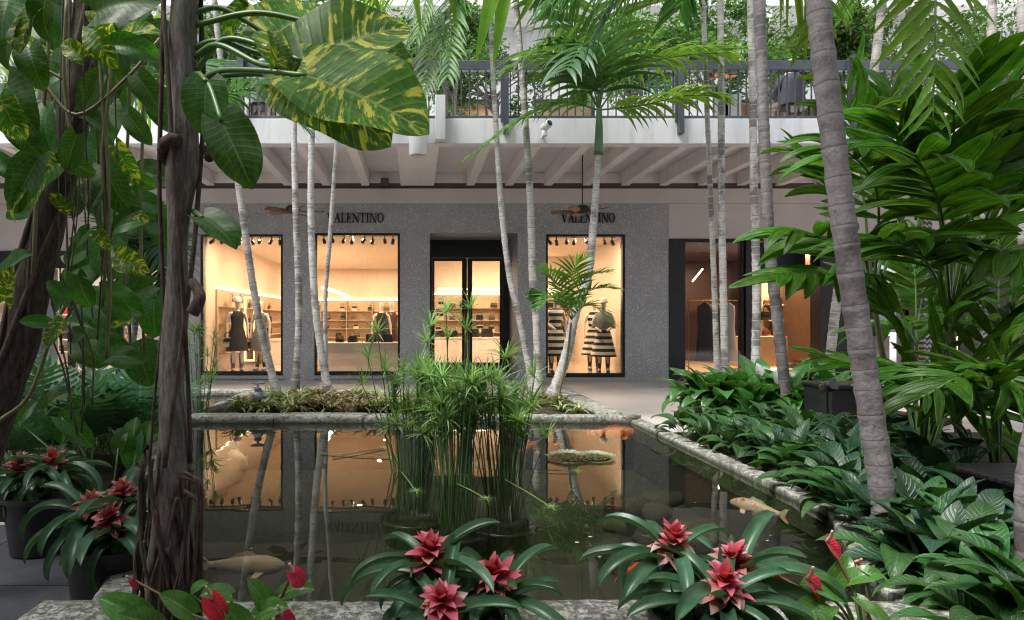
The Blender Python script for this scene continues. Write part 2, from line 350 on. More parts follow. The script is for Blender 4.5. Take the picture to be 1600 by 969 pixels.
# ------------------------------------------------------------------ the setting
def gfn(z): return lambda u,v,d: (u,v,d)
POOL=[(-1.02,2.9),(2.08,2.9),(2.2,3.35),(2.65,4.4),(2.65,8.4),(-2.85,8.4),(-2.85,11.4),(-4.6,11.4),(-4.6,9.0),(-3.3,8.4),(-2.5,6.8),(-1.47,4.0)]
def off(poly,d):
    n=len(poly); out=[]
    for i in range(n):
        a,b,c=Vector(poly[i-1]),Vector(poly[i]),Vector(poly[(i+1)%n])
        e1=(b-a).normalized(); e2=(c-b).normalized(); n1=Vector((e1.y,-e1.x)); n2=Vector((e2.y,-e2.x))
        bi=(n1+n2); bi=bi/max(.35,(1+n1.dot(n2))); out.append(tuple(b+bi*d))
    return out
WZ, KZ = .18, .27
OUT=off(POOL,.30)
big=[(-60,-40),(60,-40),(60,80),(-60,80)]
tag(MB().plate([big, [tuple(p) for p in off(POOL,.07)]], -.30, 0, gfn(0)).obj('pavement',M['paving']),kind='structure')
mb=MB().plate([off(POOL,.04)],-.45,-.40,gfn(0))
pb=tag(mb.obj('pool_basin',M['basin']),kind='structure')
w=MB(); n=len(POOL); pl=off(POOL,.02)
for i in range(n):
    a,b=pl[i],pl[(i+1)%n]; w.add([(a[0],a[1],-.4),(b[0],b[1],-.4),(b[0],b[1],.2),(a[0],a[1],.2)],[(0,1,2,3)])
w.obj('basin_wall',M['basin'],pb)
mb=MB(); tris=tessellate_polygon([[Vector((p[0],p[1],0)) for p in POOL]]); mb.add([(p[0],p[1],WZ) for p in POOL],[tuple(t) for t in tris])
tag(mb.obj('water',M['water']),kind='structure')
# coral-stone kerb in slabs
kerb=tag(bpy.data.objects.new('pool_kerb',None),'rough coral stone kerb running round the koi pool','kerb'); link(kerb)
def slabs(p0,p1,o0,o1,z0,z1,par,L=1.15):
    p0,p1,o0,o1=map(Vector,(p0,p1,o0,o1)); m=max(1,round((p1-p0).length/L))
    for k in range(m):
        g=.004; t0=k/m+g/m; t1=(k+1)/m-g/m
        q=[p0.lerp(p1,t0),p0.lerp(p1,t1),o0.lerp(o1,t1),o0.lerp(o1,t0)]
        bm=bmesh.new(); dz=rnd(-.006,.006)
        NU=max(8,int((p1-p0).length/m/.035)); NV=12
        top={}
        for i in range(NU+1):
            for j in range(NV+1):
                u=i/NU; v=j/NV; p=q[0].lerp(q[1],u).lerp(q[3].lerp(q[2],u),v)
                e=min(u*NU,(1-u)*NU,v*NV,(1-v)*NV); ed=-.012*(e<.5)
                nz=noise.noise(Vector((p.x*9,p.y*9,k)))*.006+noise.noise(Vector((p.x*31,p.y*31,k)))*.005
                top[i,j]=bm.verts.new((p.x,p.y,z1+dz+nz+ed))
        for i in range(NU):
            for j in range(NV): bm.faces.new((top[i,j],top[i+1,j],top[i+1,j+1],top[i,j+1]))
        ring=[top[i,0] for i in range(NU)]+[top[NU,j] for j in range(NV)]+[top[i,NV] for i in range(NU,0,-1)]+[top[0,j] for j in range(NV,0,-1)]
        mid=[bm.verts.new((v.co.x+rnd(-.006,.006),v.co.y+rnd(-.006,.006),z1-.05)) for v in ring]
        low=[bm.verts.new((v.co.x,v.co.y,z0)) for v in ring]; c=len(ring)
        for A,B in ((ring,mid),(mid,low)):
            for i in range(c): bm.faces.new((A[i],B[i],B[(i+1)%c],A[(i+1)%c]))
        bmesh.ops.recalc_face_normals(bm,faces=bm.faces)
        me=bpy.data.meshes.new('slab'); bm.to_mesh(me); bm.free(); me.materials.append(M['coral'])
        for f in me.polygons: f.use_smooth=True
        link(bpy.data.objects.new('slab',me),par)
OUT2=list(OUT); O1=off(POOL,.14)
for i in (8,9,10,11): OUT2[i]=O1[i]
OUT2[0]=(-1.16,1.9); OUT2[1]=(2.26,1.9); OUT2[2]=(2.33,3.25); OUT2[3]=(2.80,4.3); OUT2[4]=(2.83,8.58); OUT2[5]=(-2.85,8.75)
for i in range(n):
    j=(i+1)%n; slabs(POOL[i],POOL[j],OUT2[i],OUT2[j],0.004,KZ-(.045 if i in (1,2,3) else 0),kerb)
slabs((-1.55,2.85),(-1.17,2.85),(-1.55,1.9),(-1.17,1.9),.014,KZ+.02,kerb)
# planter behind the pool: kerb round its back and right end, soil inside
bed=tag(bpy.data.objects.new('planter_kerb',None),'coral stone edging round the bed behind the pool','kerb'); link(bed)
slabs((-2.49,11.1),(2.65,11.1),(-2.49,11.4),(2.65,11.4),.004,KZ,bed)
slabs((2.35,8.77),(2.35,11.09),(2.65,8.77),(2.65,11.09),.004,KZ-.003,bed)
tag(MB().plate([[(-2.49,8.76),(2.35,8.76),(2.35,11.1),(-2.49,11.1)]],.01,.22,gfn(0)).obj('planter_soil',M['soil']),kind='structure')
tag(MB().plate([[(2.85,7.6),(2.82,4.33),(2.35,3.25),(2.28,1.6),(9,1.6),(9,7.6)]],.004,.20,gfn(0)).obj('bed_soil',M['soil']),kind='structure')
tag(MB().plate([[(3.9,9.3),(6.8,9.0),(7.6,9.6),(7.2,11.2),(4.4,11.2),(3.85,10.2)]],.004,.06,gfn(0)).obj('side_bed_soil',M['soil']),kind='structure')
tag(MB().plate([[(-6,4.9),(-2.3,4.9),(-2.9,6.9),(-3.8,8.4),(-6,8.6)]],.008,.10,gfn(0)).obj('left_bed_soil',M['soil']),kind='structure')
# dark steel floor plates near the camera on the left
fl=tag(MB().box(-6,-1.64,1.5,4.8,.002,.006).obj('steel_floor',M['black']),kind='structure')
for i in range(4):
    for j in range(3):
        x0=-5.9+i*1.08; y0=1.5+j*1.1
        p=boxo('floor_plate',x0+.004,x0+1.076,y0+.004,y0+1.096,.006,.012,M['plate'],fl)
# pond stones under the water on the right
for k in range(16):
    p=G(rnd(940,1090),rnd(715,800),.1); r=rnd(.08,.17)
    prof=[(r*.2,-.08),(r*.9,-.05),(r,.0),(r*.75,.05),(r*.25,.075)]
    mb=MB().lathe(prof,(p.x,p.y,-.22+rnd(-.1,.12)),10,rnd(.8,1.4),rnd(.7,1.1)); 
    mb.v=[tuple(Vector(v)+Vector((1,1,.6))*noise.noise(Vector(v)*7)*.05) for v in mb.v]
    tag(mb.obj('pond_stone',M['stone'],None,True),'rough stone lying under the water at the right of the pool','stone','stones on the pool floor')

# ------------------------------------------------------------------ the shop building
YF=16.3; SC=F/YF
def fx(px,Y=YF): return (px-CX)/F*Y
def fz(py,Y=YF): return CH+(CY-py)/F*Y
def xz(u,v,d): return (u,d,v)
shop=thing('shop_building',(0,YF,0),'grey terrazzo shop front with three tall lit display windows','shop')
wins=[(fx(313),fx(442),fz(587),fz(366)),(fx(491),fx(625),fz(587),fz(364)),(fx(853),fx(977),fz(590),fz(366))]
DX0,DX1,DZ=fx(671.6),fx(809),fz(364)
XL,XR=fx(252),fx(1045)
outer=[(XL,0),(DX0,0),(DX0,DZ),(DX1,DZ),(DX1,0),(XR,0),(XR,4.22),(XL,4.22)]
MB().plate([outer]+[rect(*w) for w in wins],YF,YF+.42,xz).obj('wall',M['terrazzo'],shop)
# entrance recess
YD=17.8
rc=MB(); rc.box(DX0-.2,DX0-.002,YF+.424,YD+.1,0,DZ+.1); rc.box(DX1+.002,DX1+.2,YF+.424,YD+.1,0,DZ+.1); rc.box(DX0,DX1,YF+.424,YD+.1,DZ+.002,DZ+.1)
rc.obj('entrance_recess',M['terrazzo'],shop)
for i,(x0,x1,z0,z1) in enumerate(wins):
    fr=MB().plate([rect(x0+.003,x1-.003,z0+.003,z1-.003),rect(x0+.055,x1-.055,z0+.10,z1-.055)],YF+.03,YF+.16,xz).obj('display_window',M['black'],shop,False,.004)
    boxo('pane',x0+.056,x1-.056,YF+.09,YF+.10,z0+.101,z1-.056,M['glass'],fr)
    boxo('sill',x0-.03,x1+.03,YF-.035,YF-.002,z0-.075,z0-.003,M['terrazzo'],fr,.004)
# double door: frame, header, two leaves with pane, hinges and pull
dz0,dz1=.1,fz(375,YD)
dfr=MB().plate([[(DX0+.003,.0),(DX0+.09,.0),(DX0+.09,fz(403,YD)),(DX1-.18,fz(403,YD)),(DX1-.18,.0),(DX1-.003,.0),(DX1-.003,DZ),(DX0+.003,DZ)]],YD-.02,YD+.08,xz).obj('door_frame',M['black'],shop,False,.004)
xm=(DX0+.09+DX1-.18)/2; topd=fz(403,YD)-.004
for a,b in ((DX0+.093,xm-.004),(xm+.004,DX1-.183)):
    lf=MB().plate([rect(a,b,.11,topd),rect(a+(.06 if a<xm else .13),b-(.13 if a<xm else .06),.34,topd-.08)],YD+.005,YD+.06,xz).obj('door',M['black'],shop,False,.004)
    boxo('pane',a+.06,b-.06,YD+.03,YD+.038,.34,topd-.08,M['glass'],lf)
    xh=b-.065 if a<xm else a+.065
    MB().tube([(xh,YD-.06,.85),(xh,YD-.06,1.75)],.016,8).tube([(xh,YD+.01,.95),(xh,YD-.06,.95)],.01,6).tube([(xh,YD+.01,1.65),(xh,YD-.06,1.65)],.01,6).obj('handle',M['gold'],lf,True)
    for z in (.6,1.5,2.5): boxo('hinge',(DX0+.08 if a<xm else DX1-.195),(DX0+.105 if a<xm else DX1-.17),YD-.035,YD-.021,z,z+.13,M['rail'],lf)
boxo('threshold',DX0+.002,DX1-.002,YF+.43,YD+.02,.005,.1,M['terrazzo'],shop)
# serif lettering
def letter(ch):
    q=[]; D=[0]
    def quad(p): q.append(p)
    def st(x0,y0,x1,y1,w): quad([(x0,y0),(x0+w,y0),(x1+w,y1),(x1,y1)])
    def hb(x0,x1,y0,y1): quad([(x0,y0),(x1,y0),(x1,y1),(x0,y1)])
    s=.045
    if ch=='V': st(.36,0,.06,1,.17); st(.40,0,.70,1,.06); hb(0,.30,1-s,1); hb(.58,.86,1-s,1); a=.86
    elif ch=='A': st(.08,0,.38,1,.06); st(.60,0,.36,1,.17); hb(.2,.66,.33,.33+s); hb(-.02,.22,0,s); hb(.50,.86,0,s); a=.84
    elif ch=='L': hb(.08,.24,0,1); hb(0,.34,1-s,1); hb(0,.60,0,s); st(.52,s,.60,.28,.03); a=.64
    elif ch=='E': hb(.08,.24,0,1); hb(0,.58,1-s,1); hb(0,.62,0,s); hb(.24,.46,.5,.5+s); hb(.54,.58,.76,1); hb(.58,.62,0,.26); hb(.43,.47,.38,.66); a=.68
    elif ch=='N': hb(.10,.15,0,1); st(.66,0,.06,1,.18); hb(.78,.83,0,1); hb(0,.25,0,s); hb(.0,.16,1-s,1); hb(.68,.92,1-s,1); a=.94
    elif ch=='T': hb(.28,.44,0,1); hb(0,.72,1-s,1); hb(.18,.54,0,s); hb(0,.04,.74,1); hb(.68,.72,.74,1); a=.74
    elif ch=='I': hb(.10,.26,0,1); hb(0,.36,1-s,1); hb(0,.36,0,s); a=.40
    elif ch=='O':
        a=.86; N=28
        for k in range(N):
            w0,w1=2*PI*k/N,2*PI*(k+1)/N
            o=lambda w:(.41+.41*math.cos(w),.5+.52*math.sin(w)); i_=lambda w:(.41+.25*math.cos(w),.5+.475*math.sin(w))
            quad([i_(w0),o(w0),o(w1),i_(w1)])
    return q,a
def sign(word,x0,zb,h,width,Y,parent,mat,depth=.03):
    tot=sum(letter(c)[1]+.07 for c in word)-.07; kx=width/tot; x=x0
    sg=bpy.data.objects.new('sign_lettering',None); link(sg,parent)
    for c in word:
        q,a=letter(c); mb=MB()
        for i,p in enumerate(q):
            e=0 if c=='O' else .0015*i
            mb.plate([[(x+u*kx,zb+v*h) for u,v in p]],Y-depth-e,Y-.001,xz)
        mb.obj('letter',mat,sg); x+=(a+.07)*kx
    return sg
sign('VALENTINO',fx(511),fz(348),.225,fx(600)-fx(511),YF,shop,M['sign'])
sign('VALENTINO',fx(877),fz(348),.225,fx(961)-fx(877),YF,shop,M['sign'])
# interior shell
FZ=.12; CZ=3.54
BX0,BX1=-5.14,5.2
boxo('shop_floor',BX0-.7,BX1+.7,YF+.425,29,.0,FZ-.0,M['shopfloor'],shop) if False else None
fl2=MB(); fl2.box(BX0-.6,DX0-.21,YF+.425,29,.01,FZ); fl2.box(DX1+.21,BX1+.6,YF+.425,29,.01,FZ); fl2.box(DX0-.21,DX1+.21,YD+.11,29,.01,FZ); fl2.obj('shop_floor',M['shopfloor'],shop)
MB().box(BX0-.6,BX1+.6,YF+.425,29,CZ,CZ+.1).obj('shop_ceiling',M['ceilin'],shop)
wl=MB(); wl.box(BX0-.15,BX0,YF+.43,28.3,FZ,CZ); wl.box(BX1,BX1+.15,YF+.43,22.5,FZ,CZ); wl.box(BX0,.45,28,28.15,FZ,CZ); wl.box(.45,BX1,22.5,22.65,FZ,CZ); wl.box(.40,.448,22.5,28,FZ,CZ)
wl.obj('inner_wall',M['warmwall'],shop)
# shelving wall panels, cove lights
def shelfwall(px0,px1,Y,x0,x1,ztop,zs,par,mat,led=True,front=-.32):
    sw=MB().box(x0,x1,Y-.05,Y-.002,FZ+.001,ztop).obj('shelf_panel',mat,par)
    for z in zs: boxo('shelf',x0+.01,x1-.01,Y+front,Y-.051,z-.025,z,mat,sw)
    if led: boxo('cove_light',x0+.02,x1-.02,Y-.045,Y-.01,ztop+.002,ztop+.03,M['led'],sw)
    m=max(1,round((x1-x0)/1.1))
    for k in range(1,m): boxo('divider',x0+(x1-x0)*k/m-.012,x0+(x1-x0)*k/m+.012,Y+front+.01,Y-.052,FZ+.002,ztop-.01,mat,sw)
    return sw
shelfwall(0,0,28,-4.9,.3,2.25,(.75,1.10,1.45,1.82),shop,M['shelf'])
shelfwall(0,0,22.5,.5,5.0,2.28,(.70,1.05,1.45,1.85),shop,M['shelf'])
# side wall shelving on the left wall
sp_=MB().box(BX0+.002,BX0+.05,17.5,27,FZ+.001,2.25).obj('shelf_panel',M['shelf'],shop)
for z in (.6,.98,1.36,1.80): boxo('shelf',BX0+.052,BX0+.34,17.6,26.9,z-.025,z,M['shelf'],sp_)
boxo('cove_light',BX0+.01,BX0+.045,17.5,27,2.252,2.28,M['led'],sp_)
# mirror in the left window, gold frame's brightness put in as emission
mf=MB().plate([rect(fx(381,19),fx(399,19),.3,2.1),rect(fx(384,19),fx(396,19),.35,2.04)],19,19.05,xz).obj('glow_painted_mirror_frame',M['glowg'],None)
tag(mf,'tall gold mirror frame with painted glow behind the left window mannequins','mirror frame')
# ceiling light strips
for a,b in (((-2.6,19.2),(-2.6,26.2)),((.7,22.1),(4.6,22.1))):
    mb=MB(); A=Vector((*a,0)); B=Vector((*b,0)); d=(B-A).normalized(); s_=Vector((-d.y,d.x,0))*.06
    z=2.33 if a[0]<0 else 2.42
    mb.add([A+s_+Vector((0,0,z)),A-s_+Vector((0,0,z)),B-s_+Vector((0,0,z)),B+s_+Vector((0,0,z)),A+s_+Vector((0,0,z+.06)),A-s_+Vector((0,0,z+.06)),B-s_+Vector((0,0,z+.06)),B+s_+Vector((0,0,z+.06))],[(0,1,2,3),(4,7,6,5),(0,4,5,1),(1,5,6,2),(2,6,7,3),(3,7,4,0)])
    o=mb.obj('strip_light',M['led']); tag(o,'long glowing strip light hung inside the shop '+('over the middle window counter' if a[0]<0 else 'above the bag shelves behind the doors'),'light')
# the shop's own ceiling lamps
def arealamp(x,y,z,w,sx,sy,col=(1,.73,.47),name='ceiling_lamp'):
    l=bpy.data.lights.new(name,'AREA'); l.shape='DISK'; l.size=.10; l.energy=w; l.color=col
    o=bpy.data.objects.new(name,l); link(o,None,Matrix.Translation((x,y,z))); return o
SHOPW=46
for x,y in ((-3.9,16.95),(-1.4,16.95),(1.4,19.4),(4.1,16.95),(-3.6,19.2),(3.0,19.0),(-3.4,22.5),(-1.2,22.5),(3,20.8),(-3.4,26.3),(-1.2,26.3)): arealamp(x,y,CZ-.02,SHOPW,1.2,.5)
# marble counter in the middle window, back counter and side counter
def counter(name,x0,x1,y0,y1,h,label):
    c=thing(name,((x0+x1)/2,y0,FZ),label,'counter'); boxo('body',x0,x1,y0,y1,FZ+.001,h-.04,M['marble'],c,.005); boxo('top',x0-.02,x1+.02,y0-.02,y1+.02,h-.039,h,M['marble'],c,.004); return c
counter('marble_counter',fx(500,17.3),fx(626,17.3),17.2,17.9,.88,'pale marble counter inside the middle display window')
counter('marble_counter',fx(678,20.5),fx(790,20.5),20.4,21.1,.93,'pale marble counter seen through the entrance doors')
counter('marble_counter',fx(415,21),fx(455,21),20.6,22.5,.85,'low stone counter at the back of the left window')
counter('marble_counter',fx(950,19.6),fx(985,19.6),19.5,20.3,.78,'short stone counter at the right edge of the right window')
# bags
def bag_parts(w,d,h,handle,mat,strap=None):
    """returns list of (name, mesh)"""
    b=MB(); vs=[]
    for z,k in ((0,1),(h*.6,.97),(h,.86)):
        for x,y in ((-1,-1),(1,-1),(1,1),(-1,1)): vs.append((x*w/2*k,y*d/2*(1 if z==0 else .75),z))
    b.add(vs,[(3,2,1,0),(8,9,10,11)]+[(i*4+j,i*4+(j+1)%4,i*4+4+(j+1)%4,i*4+4+j) for i in range(2) for j in range(4)])
    out=[('bag_body',b.mesh('bag_body',mat))]
    pts=[(-w*.28,0,h*.93),(-w*.26,0,h*.93+handle*.7),(0,0,h*.93+handle),(w*.26,0,h*.93+handle*.7),(w*.28,0,h*.93)]
    out.append(('handle',MB().tube(cr(pts,4),.008,6).mesh('handle',strap or mat,True)))
    out.append(('flap',MB().box(-w*.42,w*.42,-d*.56,-d*.44,h*.55,h*.9).mesh('flap',strap or mat)))
    return out
BAGS=[bag_parts(.30,.12,.20,.12,M['leather']),bag_parts(.26,.12,.18,.16,M['leather'],M['gold']),bag_parts(.26,.10,.24,.14,M['leatherc'],M['leather']),bag_parts(.22,.10,.15,.10,M['leatherb']),bag_parts(.34,.15,.25,.18,M['leather'])]
def bag(kind,loc,label,s=1,rot=0,group=None,name='handbag'):
    t=bpy.data.objects.new(name,None); Mx=Matrix.Translation(loc)@Matrix.Rotation(rot,4,'Z')@Matrix.Scale(s,4); link(t,None,Mx); tag(t,label,'handbag',group)
    for nme,me in BAGS[kind]: inst(nme,me,Mx,t)
    return t
g='bags on the shelves behind the doors'
for k in range(4):
    for x in (.75,1.15,1.6,2.05,2.5):
        if random.random()<.75: bag(random.choice((0,1,2,3)),(x+rnd(-.06,.06),22.22,(.70,1.05,1.45,1.85)[k]),'handbag standing on the shelves behind the entrance doors',rnd(.75,1.0),rnd(-.2,.2),g)
for x in (.72,1.12,1.75,2.15): bag(0 if x<1.5 else 4,(x,20.7,.93),'black handbag standing on the marble counter behind the doors',rnd(.9,1.1),rnd(-.15,.15),'bags on the counter behind the doors')
for x,k in ((-1.95,1),(-1.62,0),(-1.15,4),(-.75,0)): bag(k,(x,17.5,.88),'black handbag standing on the counter in the middle window',rnd(.8,1.05),rnd(-.2,.2),'bags on the middle window counter')
for k,z in enumerate((.75,1.10,1.45,1.82)):
    for x in (-4.3,-3.7,-3.0,-2.4,-1.7,-1.1,-.5):
        if random.random()<.8: bag(random.choice((1,3,0,2)),(x+rnd(-.15,.15),27.8,z),'small accessory bag on the far shelves seen through the middle window',rnd(.7,1.0),0,'accessories on the far shelves')
for k,z in enumerate((.6,.98,1.36,1.80)):
    for y in (18.3,19.2,20.3,21.5,23): bag(random.choice((0,2,3)),(BX0+.2,y,z),'bag on the side wall shelves of the left window',rnd(.8,1.1),PI/2,'bags on the side wall shelves')
for z in (1.05,1.45,1.85):
    for x in (3.4,3.9,4.4,4.8): bag(random.choice((0,3,2)),(x,22.22,z),'handbag on the back shelves of the right window',rnd(.8,1.1),0,'bags on the right window shelves')
# track spotlights in the window heads
hm=MB().tube([(0,-.0,0),(0,-.10,-.09)],.042,10).mesh('lamp_head',M['black'],True); sm=MB().box(-.012,.012,-.012,.012,-.02,.16).mesh('stem',M['black'])
for i,(x0,x1,z0,z1) in enumerate(wins):
    rail=tag(MB().box(x0+.06,x1-.06,YF+.50,YF+.54,z1-.02,z1+.02).obj('lamp_track',M['black']),'black ceiling track along the head of the %s display window'%('left','middle','right')[i],'lamp track')
    for k in range(8):
        x=x0+.16+(x1-x0-.3)*(k//2+.5*(k%2)-.08*(k%2))/3.5
        Mx=Matrix.Translation((x,YF+.52,z1-.10))@Matrix.Rotation(rnd(-.6,.6),4,'Z')@Matrix.Rotation(rnd(-.3,.3),4,'X')
        t=bpy.data.objects.new('track_spotlight',None); link(t,None,Mx); tag(t,'small black spotlight at the head of the %s display window'%('left','middle','right')[i],'spotlight','spotlights of the %s window'%('left','middle','right')[i])
        inst('lamp_head',hm,Mx,t); inst('stem',sm,Mx,t)
# ------------------------------------------------------------------ balcony above the shops
YB=12.4
bal=thing('balcony',(0,YB,4.65),'white concrete balcony slab with ribbed soffit over the shops','balcony')
XA,XB=-17,21
fas=MB().box(XA,XB,YB,YB+.25,4.65,5.11).obj('fascia',M['white'],bal,False,.01)
boxo('slab',XA,XB,YB+.252,21.9,4.97,5.10,M['soffit'],bal)
bx=[652-81-60.5*k for k in range(0,12)]+[735+60.3*k for k in range(0,18)]
for px in bx:
    x=fx(px); boxo('beam',x-.095,x+.095,YB+.252,YF-.002,4.655,4.968,M['soffit'],bal,.008)
boxo('beam',fx(626),fx(678),YB+.252,YF-.002,4.652,4.968,M['soffit'],bal,.008)
boxo('pilaster',fx(680,12.2),fx(696,12.2),12.2,12.398,4.68,fz(148,12.2),M['white'],bal,.006)
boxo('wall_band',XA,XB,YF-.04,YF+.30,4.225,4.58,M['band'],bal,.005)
boxo('recess_band',XA,XB,YF+.03,YF+.30,4.581,4.72,M['gap'],bal)  # dark strip, the gap's shade put into its colour
boxo('upper_band',XA,XB,YF+.001,YF+.30,4.721,4.967,M['soffit'],bal)
# railing
rail=thing('balcony_railing',(0,YB+.1,5.11),'blue grey steel railing with thin balusters along the balcony','railing')
z0,z1,z2,z3=fz(187,YB),fz(180,YB),fz(108,YB),fz(93,YB)
boxo('bottom_rail',XA,XB,YB+.06,YB+.14,z0+.01,z1+.01,M['rail'],rail,.006)
boxo('top_rail',XA,XB,YB+.03,YB+.17,z2,z3,M['rail'],rail,.008)
posts=[378-272*k for k in range(0,4)]+[520,655,790,1062,1332,1600,1872]
bmesh_=MB().box(-.011,.011,-.011,.011,0,z2-z1-.01-.004).mesh('baluster',M['rail'])
k=0; x=XA+.1
while x<XB:
    inst('baluster',bmesh_,Matrix.Translation((x,YB+.10,z1+.012)),rail); x+=.149
pm=MB().box(-.045,.045,-.10,.02,fz(210,YB),z3+.06).box(-.09,-.05,-.03,.02,fz(190,YB),z3+.03).mesh('post',M['rail'])
for px in posts: inst('post',pm,Matrix.Translation((fx(px,YB),YB-.004,0)),rail)
# cylinder lamp, cameras, speaker box, ceiling fans
c=P(653,216,12.1); t=thing('cylinder_lamp',(c.x,12.1,c.z),'white cylinder lamp fixed in front of the balcony edge','lamp')
MB().lathe([(.13,-.31),(.155,-.31),(.16,-.29),(.16,.29),(.15,.31)],(c.x,12.1,c.z),24).obj('housing',M['white2'],t,True).modifiers.new('e','EDGE_SPLIT')
MB().lathe([(.12,0),(.125,.01)],(c.x,12.1,c.z-.325),20).obj('lens',M['dwhite'],t)
boxo('bracket',c.x-.04,c.x+.04,12.26,12.398,c.z+.05,c.z+.2,M['white2'],t)
def camera_thing(px,py,label,flip=1):
    c=P(px,py,12.2); t=thing('security_camera',c,label,'camera')
    MB().lathe([(.045,0),(.05,.02),(.05,.12),(.03,.14)],c-Vector((0,0,.12)),14).obj('mount',M['white2'],t,True)
    Mx=Matrix.Translation(c+Vector((.02*flip,-.03,.06)))@Matrix.Rotation(R(68),4,'X')@Matrix.Rotation(.5*flip,4,'Y')
    MB().lathe([(.05,-.1),(.072,-.08),(.075,.08),(.066,.10)],(0,0,0),16,1,1,Mx).obj('housing',M['white2'],t,True)
    MB().lathe([(.058,.101),(.05,.112),(.02,.116)],(0,0,0),14,1,1,Mx).obj('lens',M['black'],t,True)
    boxo('arm',c.x-.02,c.x+.02,c.y+.02,YB-.002,c.z-.09,c.z-.05,M['white2'],t)
camera_thing(851,203,'white bullet security camera on the balcony edge near the middle')
camera_thing(541,208,'white security camera under the large leaf, beside the dome camera',-1)
c=P(516,203,12.25); t=thing('black_camera',c,'small black camera on the balcony edge left of the white one','camera')
MB().lathe([(.03,-.08),(.05,-.07),(.05,.05),(.03,.07)],c,14).obj('housing',M['black'],t,True); boxo('bracket',c.x-.02,c.x+.02,c.y+.03,YB-.002,c.z-.01,c.z+.03,M['black'],t)
c=P(601,283,16.1); t=thing('wall_speaker',c,'small grey box fixed high on the wall under the soffit','speaker'); boxo('housing',c.x-.09,c.x+.09,c.y-.06,YF-.043,c.z-.09,c.z+.07,M['rail'],t,.01); boxo('grille',c.x-.07,c.x+.07,c.y-.064,c.y-.061,c.z-.07,c.z+.05,M['gap'],t)
def fan(px,py,label,a0):
    Y=13.9; c=P(px,py,Y); t=thing('ceiling_fan',(c.x,Y,c.z),label,'ceiling fan')
    MB().tube([(c.x,Y,c.z+.05),(c.x,Y,4.97)],.012,8).obj('rod',M['black'],t)
    MB().lathe([(.03,-.10),(.07,-.03),(.05,0)],(c.x,Y,4.968),14).obj('canopy',M['black'],t,True)
    MB().lathe([(.05,-.10),(.12,-.07),(.15,-.02),(.15,.03),(.10,.07),(.03,.09)],(c.x,Y,c.z),18).obj('motor',M['black'],t,True)
    bl=MB(); N=8; vs=[]
    for i in range(N+1):
        u=i/N; w=.035+.05*math.sin(min(1,u*1.4)*PI/2)*(1 if u<.9 else .75); 
        for s in (-1,1):
            for dz in (0,.012): vs.append((.16+.46*u,s*w,s*.02+dz-.02))
    fs=[]
    for i in range(N):
        a=i*4; b=a+4; fs+=[(a,b,b+2,a+2),(a+1,a+3,b+3,b+1),(a,a+1,b+1,b),(a+2,b+2,b+3,a+3)]
    fs+=[(0,2,3,1),(N*4,N*4+1,N*4+3,N*4+2)]
    me=bl.add(vs,fs).mesh('blade',M['fanwood'])
    for k in range(5): inst('blade',me,Matrix.Translation((c.x,Y,c.z-.03))@Matrix.Rotation(a0+2*PI*k/5,4,'Z'),t)
fan(910,327,'dark ceiling fan hanging before the right hand sign',.35)
fan(458,327,'dark ceiling fan hanging left of the left hand sign',.1)
fan(62,333,'dark ceiling fan half hidden by the leaves at far left',.6)

# ------------------------------------------------------------------ shop fronts on either side
def bays(name,label,xs,z0,z1,Y,matf,head=None):
    """black framed glazing: xs are the mullion edges (pairs)"""
    t=thing(name,(xs[0],Y,0),label,'shop front')
    if head: boxo('header',xs[0],xs[-1],Y,Y+.2,z1+.002,head,M['black'],t)
    for i in range(len(xs)-1):
        a,b=xs[i]+.004,xs[i+1]-.004
        fr=MB().plate([rect(a,b,z0,z1),rect(a+.09,b-.09,z0+.14,z1-.10)],Y,Y+.12,xz).obj('window',matf,t,False,.004)
        boxo('pane',a+.091,b-.091,Y+.05,Y+.058,z0+.141,z1-.101,M['glass'],fr)
    return t
ls=bays('left_shop_front','black framed glass shop front behind the vines at left',[fx(p) for p in (-420,-220,-60,40,110,185,250)],.01,fz(412),YF+.05,M['black'],fz(392))
pan=MB().box(-17,XL-.01,YF+.10,YF+.3,fz(392)+.002,4.222).obj('fascia_panel',M['band'],ls)
MB().box(-17,XL-.01,23,23.1,0,4.2).box(-17,-16.9,YF+.3,23,0,4.2).box(XL-.10,XL-.0,YF+.44,23,0,4.2).obj('inner_wall',M['white2'],ls)
MB().box(-17,XL-.1,YF+.2,23,.005,.08).box(-17,XL-.1,YF+.3,23,3.5,3.6).obj('inner_floor',M['shopfloor'],ls)
boxo('red_sign',fx(108,18.4),fx(125,18.4),18.4,18.43,fz(470,18.4),fz(455,18.4),M['red'],ls)
for i in range(5):
    u=thing('display_shelf_unit',(-7.0-i*1.5,22.5,.08),'white shelf unit with coloured goods inside the left shop','shelves','shelf units in the left shop')
    sh=MB().box(-7.6-i*1.5,-6.4-i*1.5,22.6,22.95,.081,2.5)
    sh.obj('back',M['white2'],u)
    for z in (.4,.8,1.2,1.6,2.0):
        boxo('shelf',-7.58-i*1.5,-6.42-i*1.5,22.25,22.598,z,z+.03,M['white2'],u)
        for k in range(5):
            x=-7.45-i*1.5+k*.22; boxo('goods',x,x+rnd(.1,.18),22.3,22.5,z+.031,z+rnd(.12,.3),random.choice((M['red'],M['leatherc'],M['leatherb'],M['dblack'],M['rail'])),u)
arealamp(-8.5,18.5,3.48,110,2.5,1,(1,.82,.66)); arealamp(-11.5,20,3.48,110,2.5,1,(1,.82,.66))
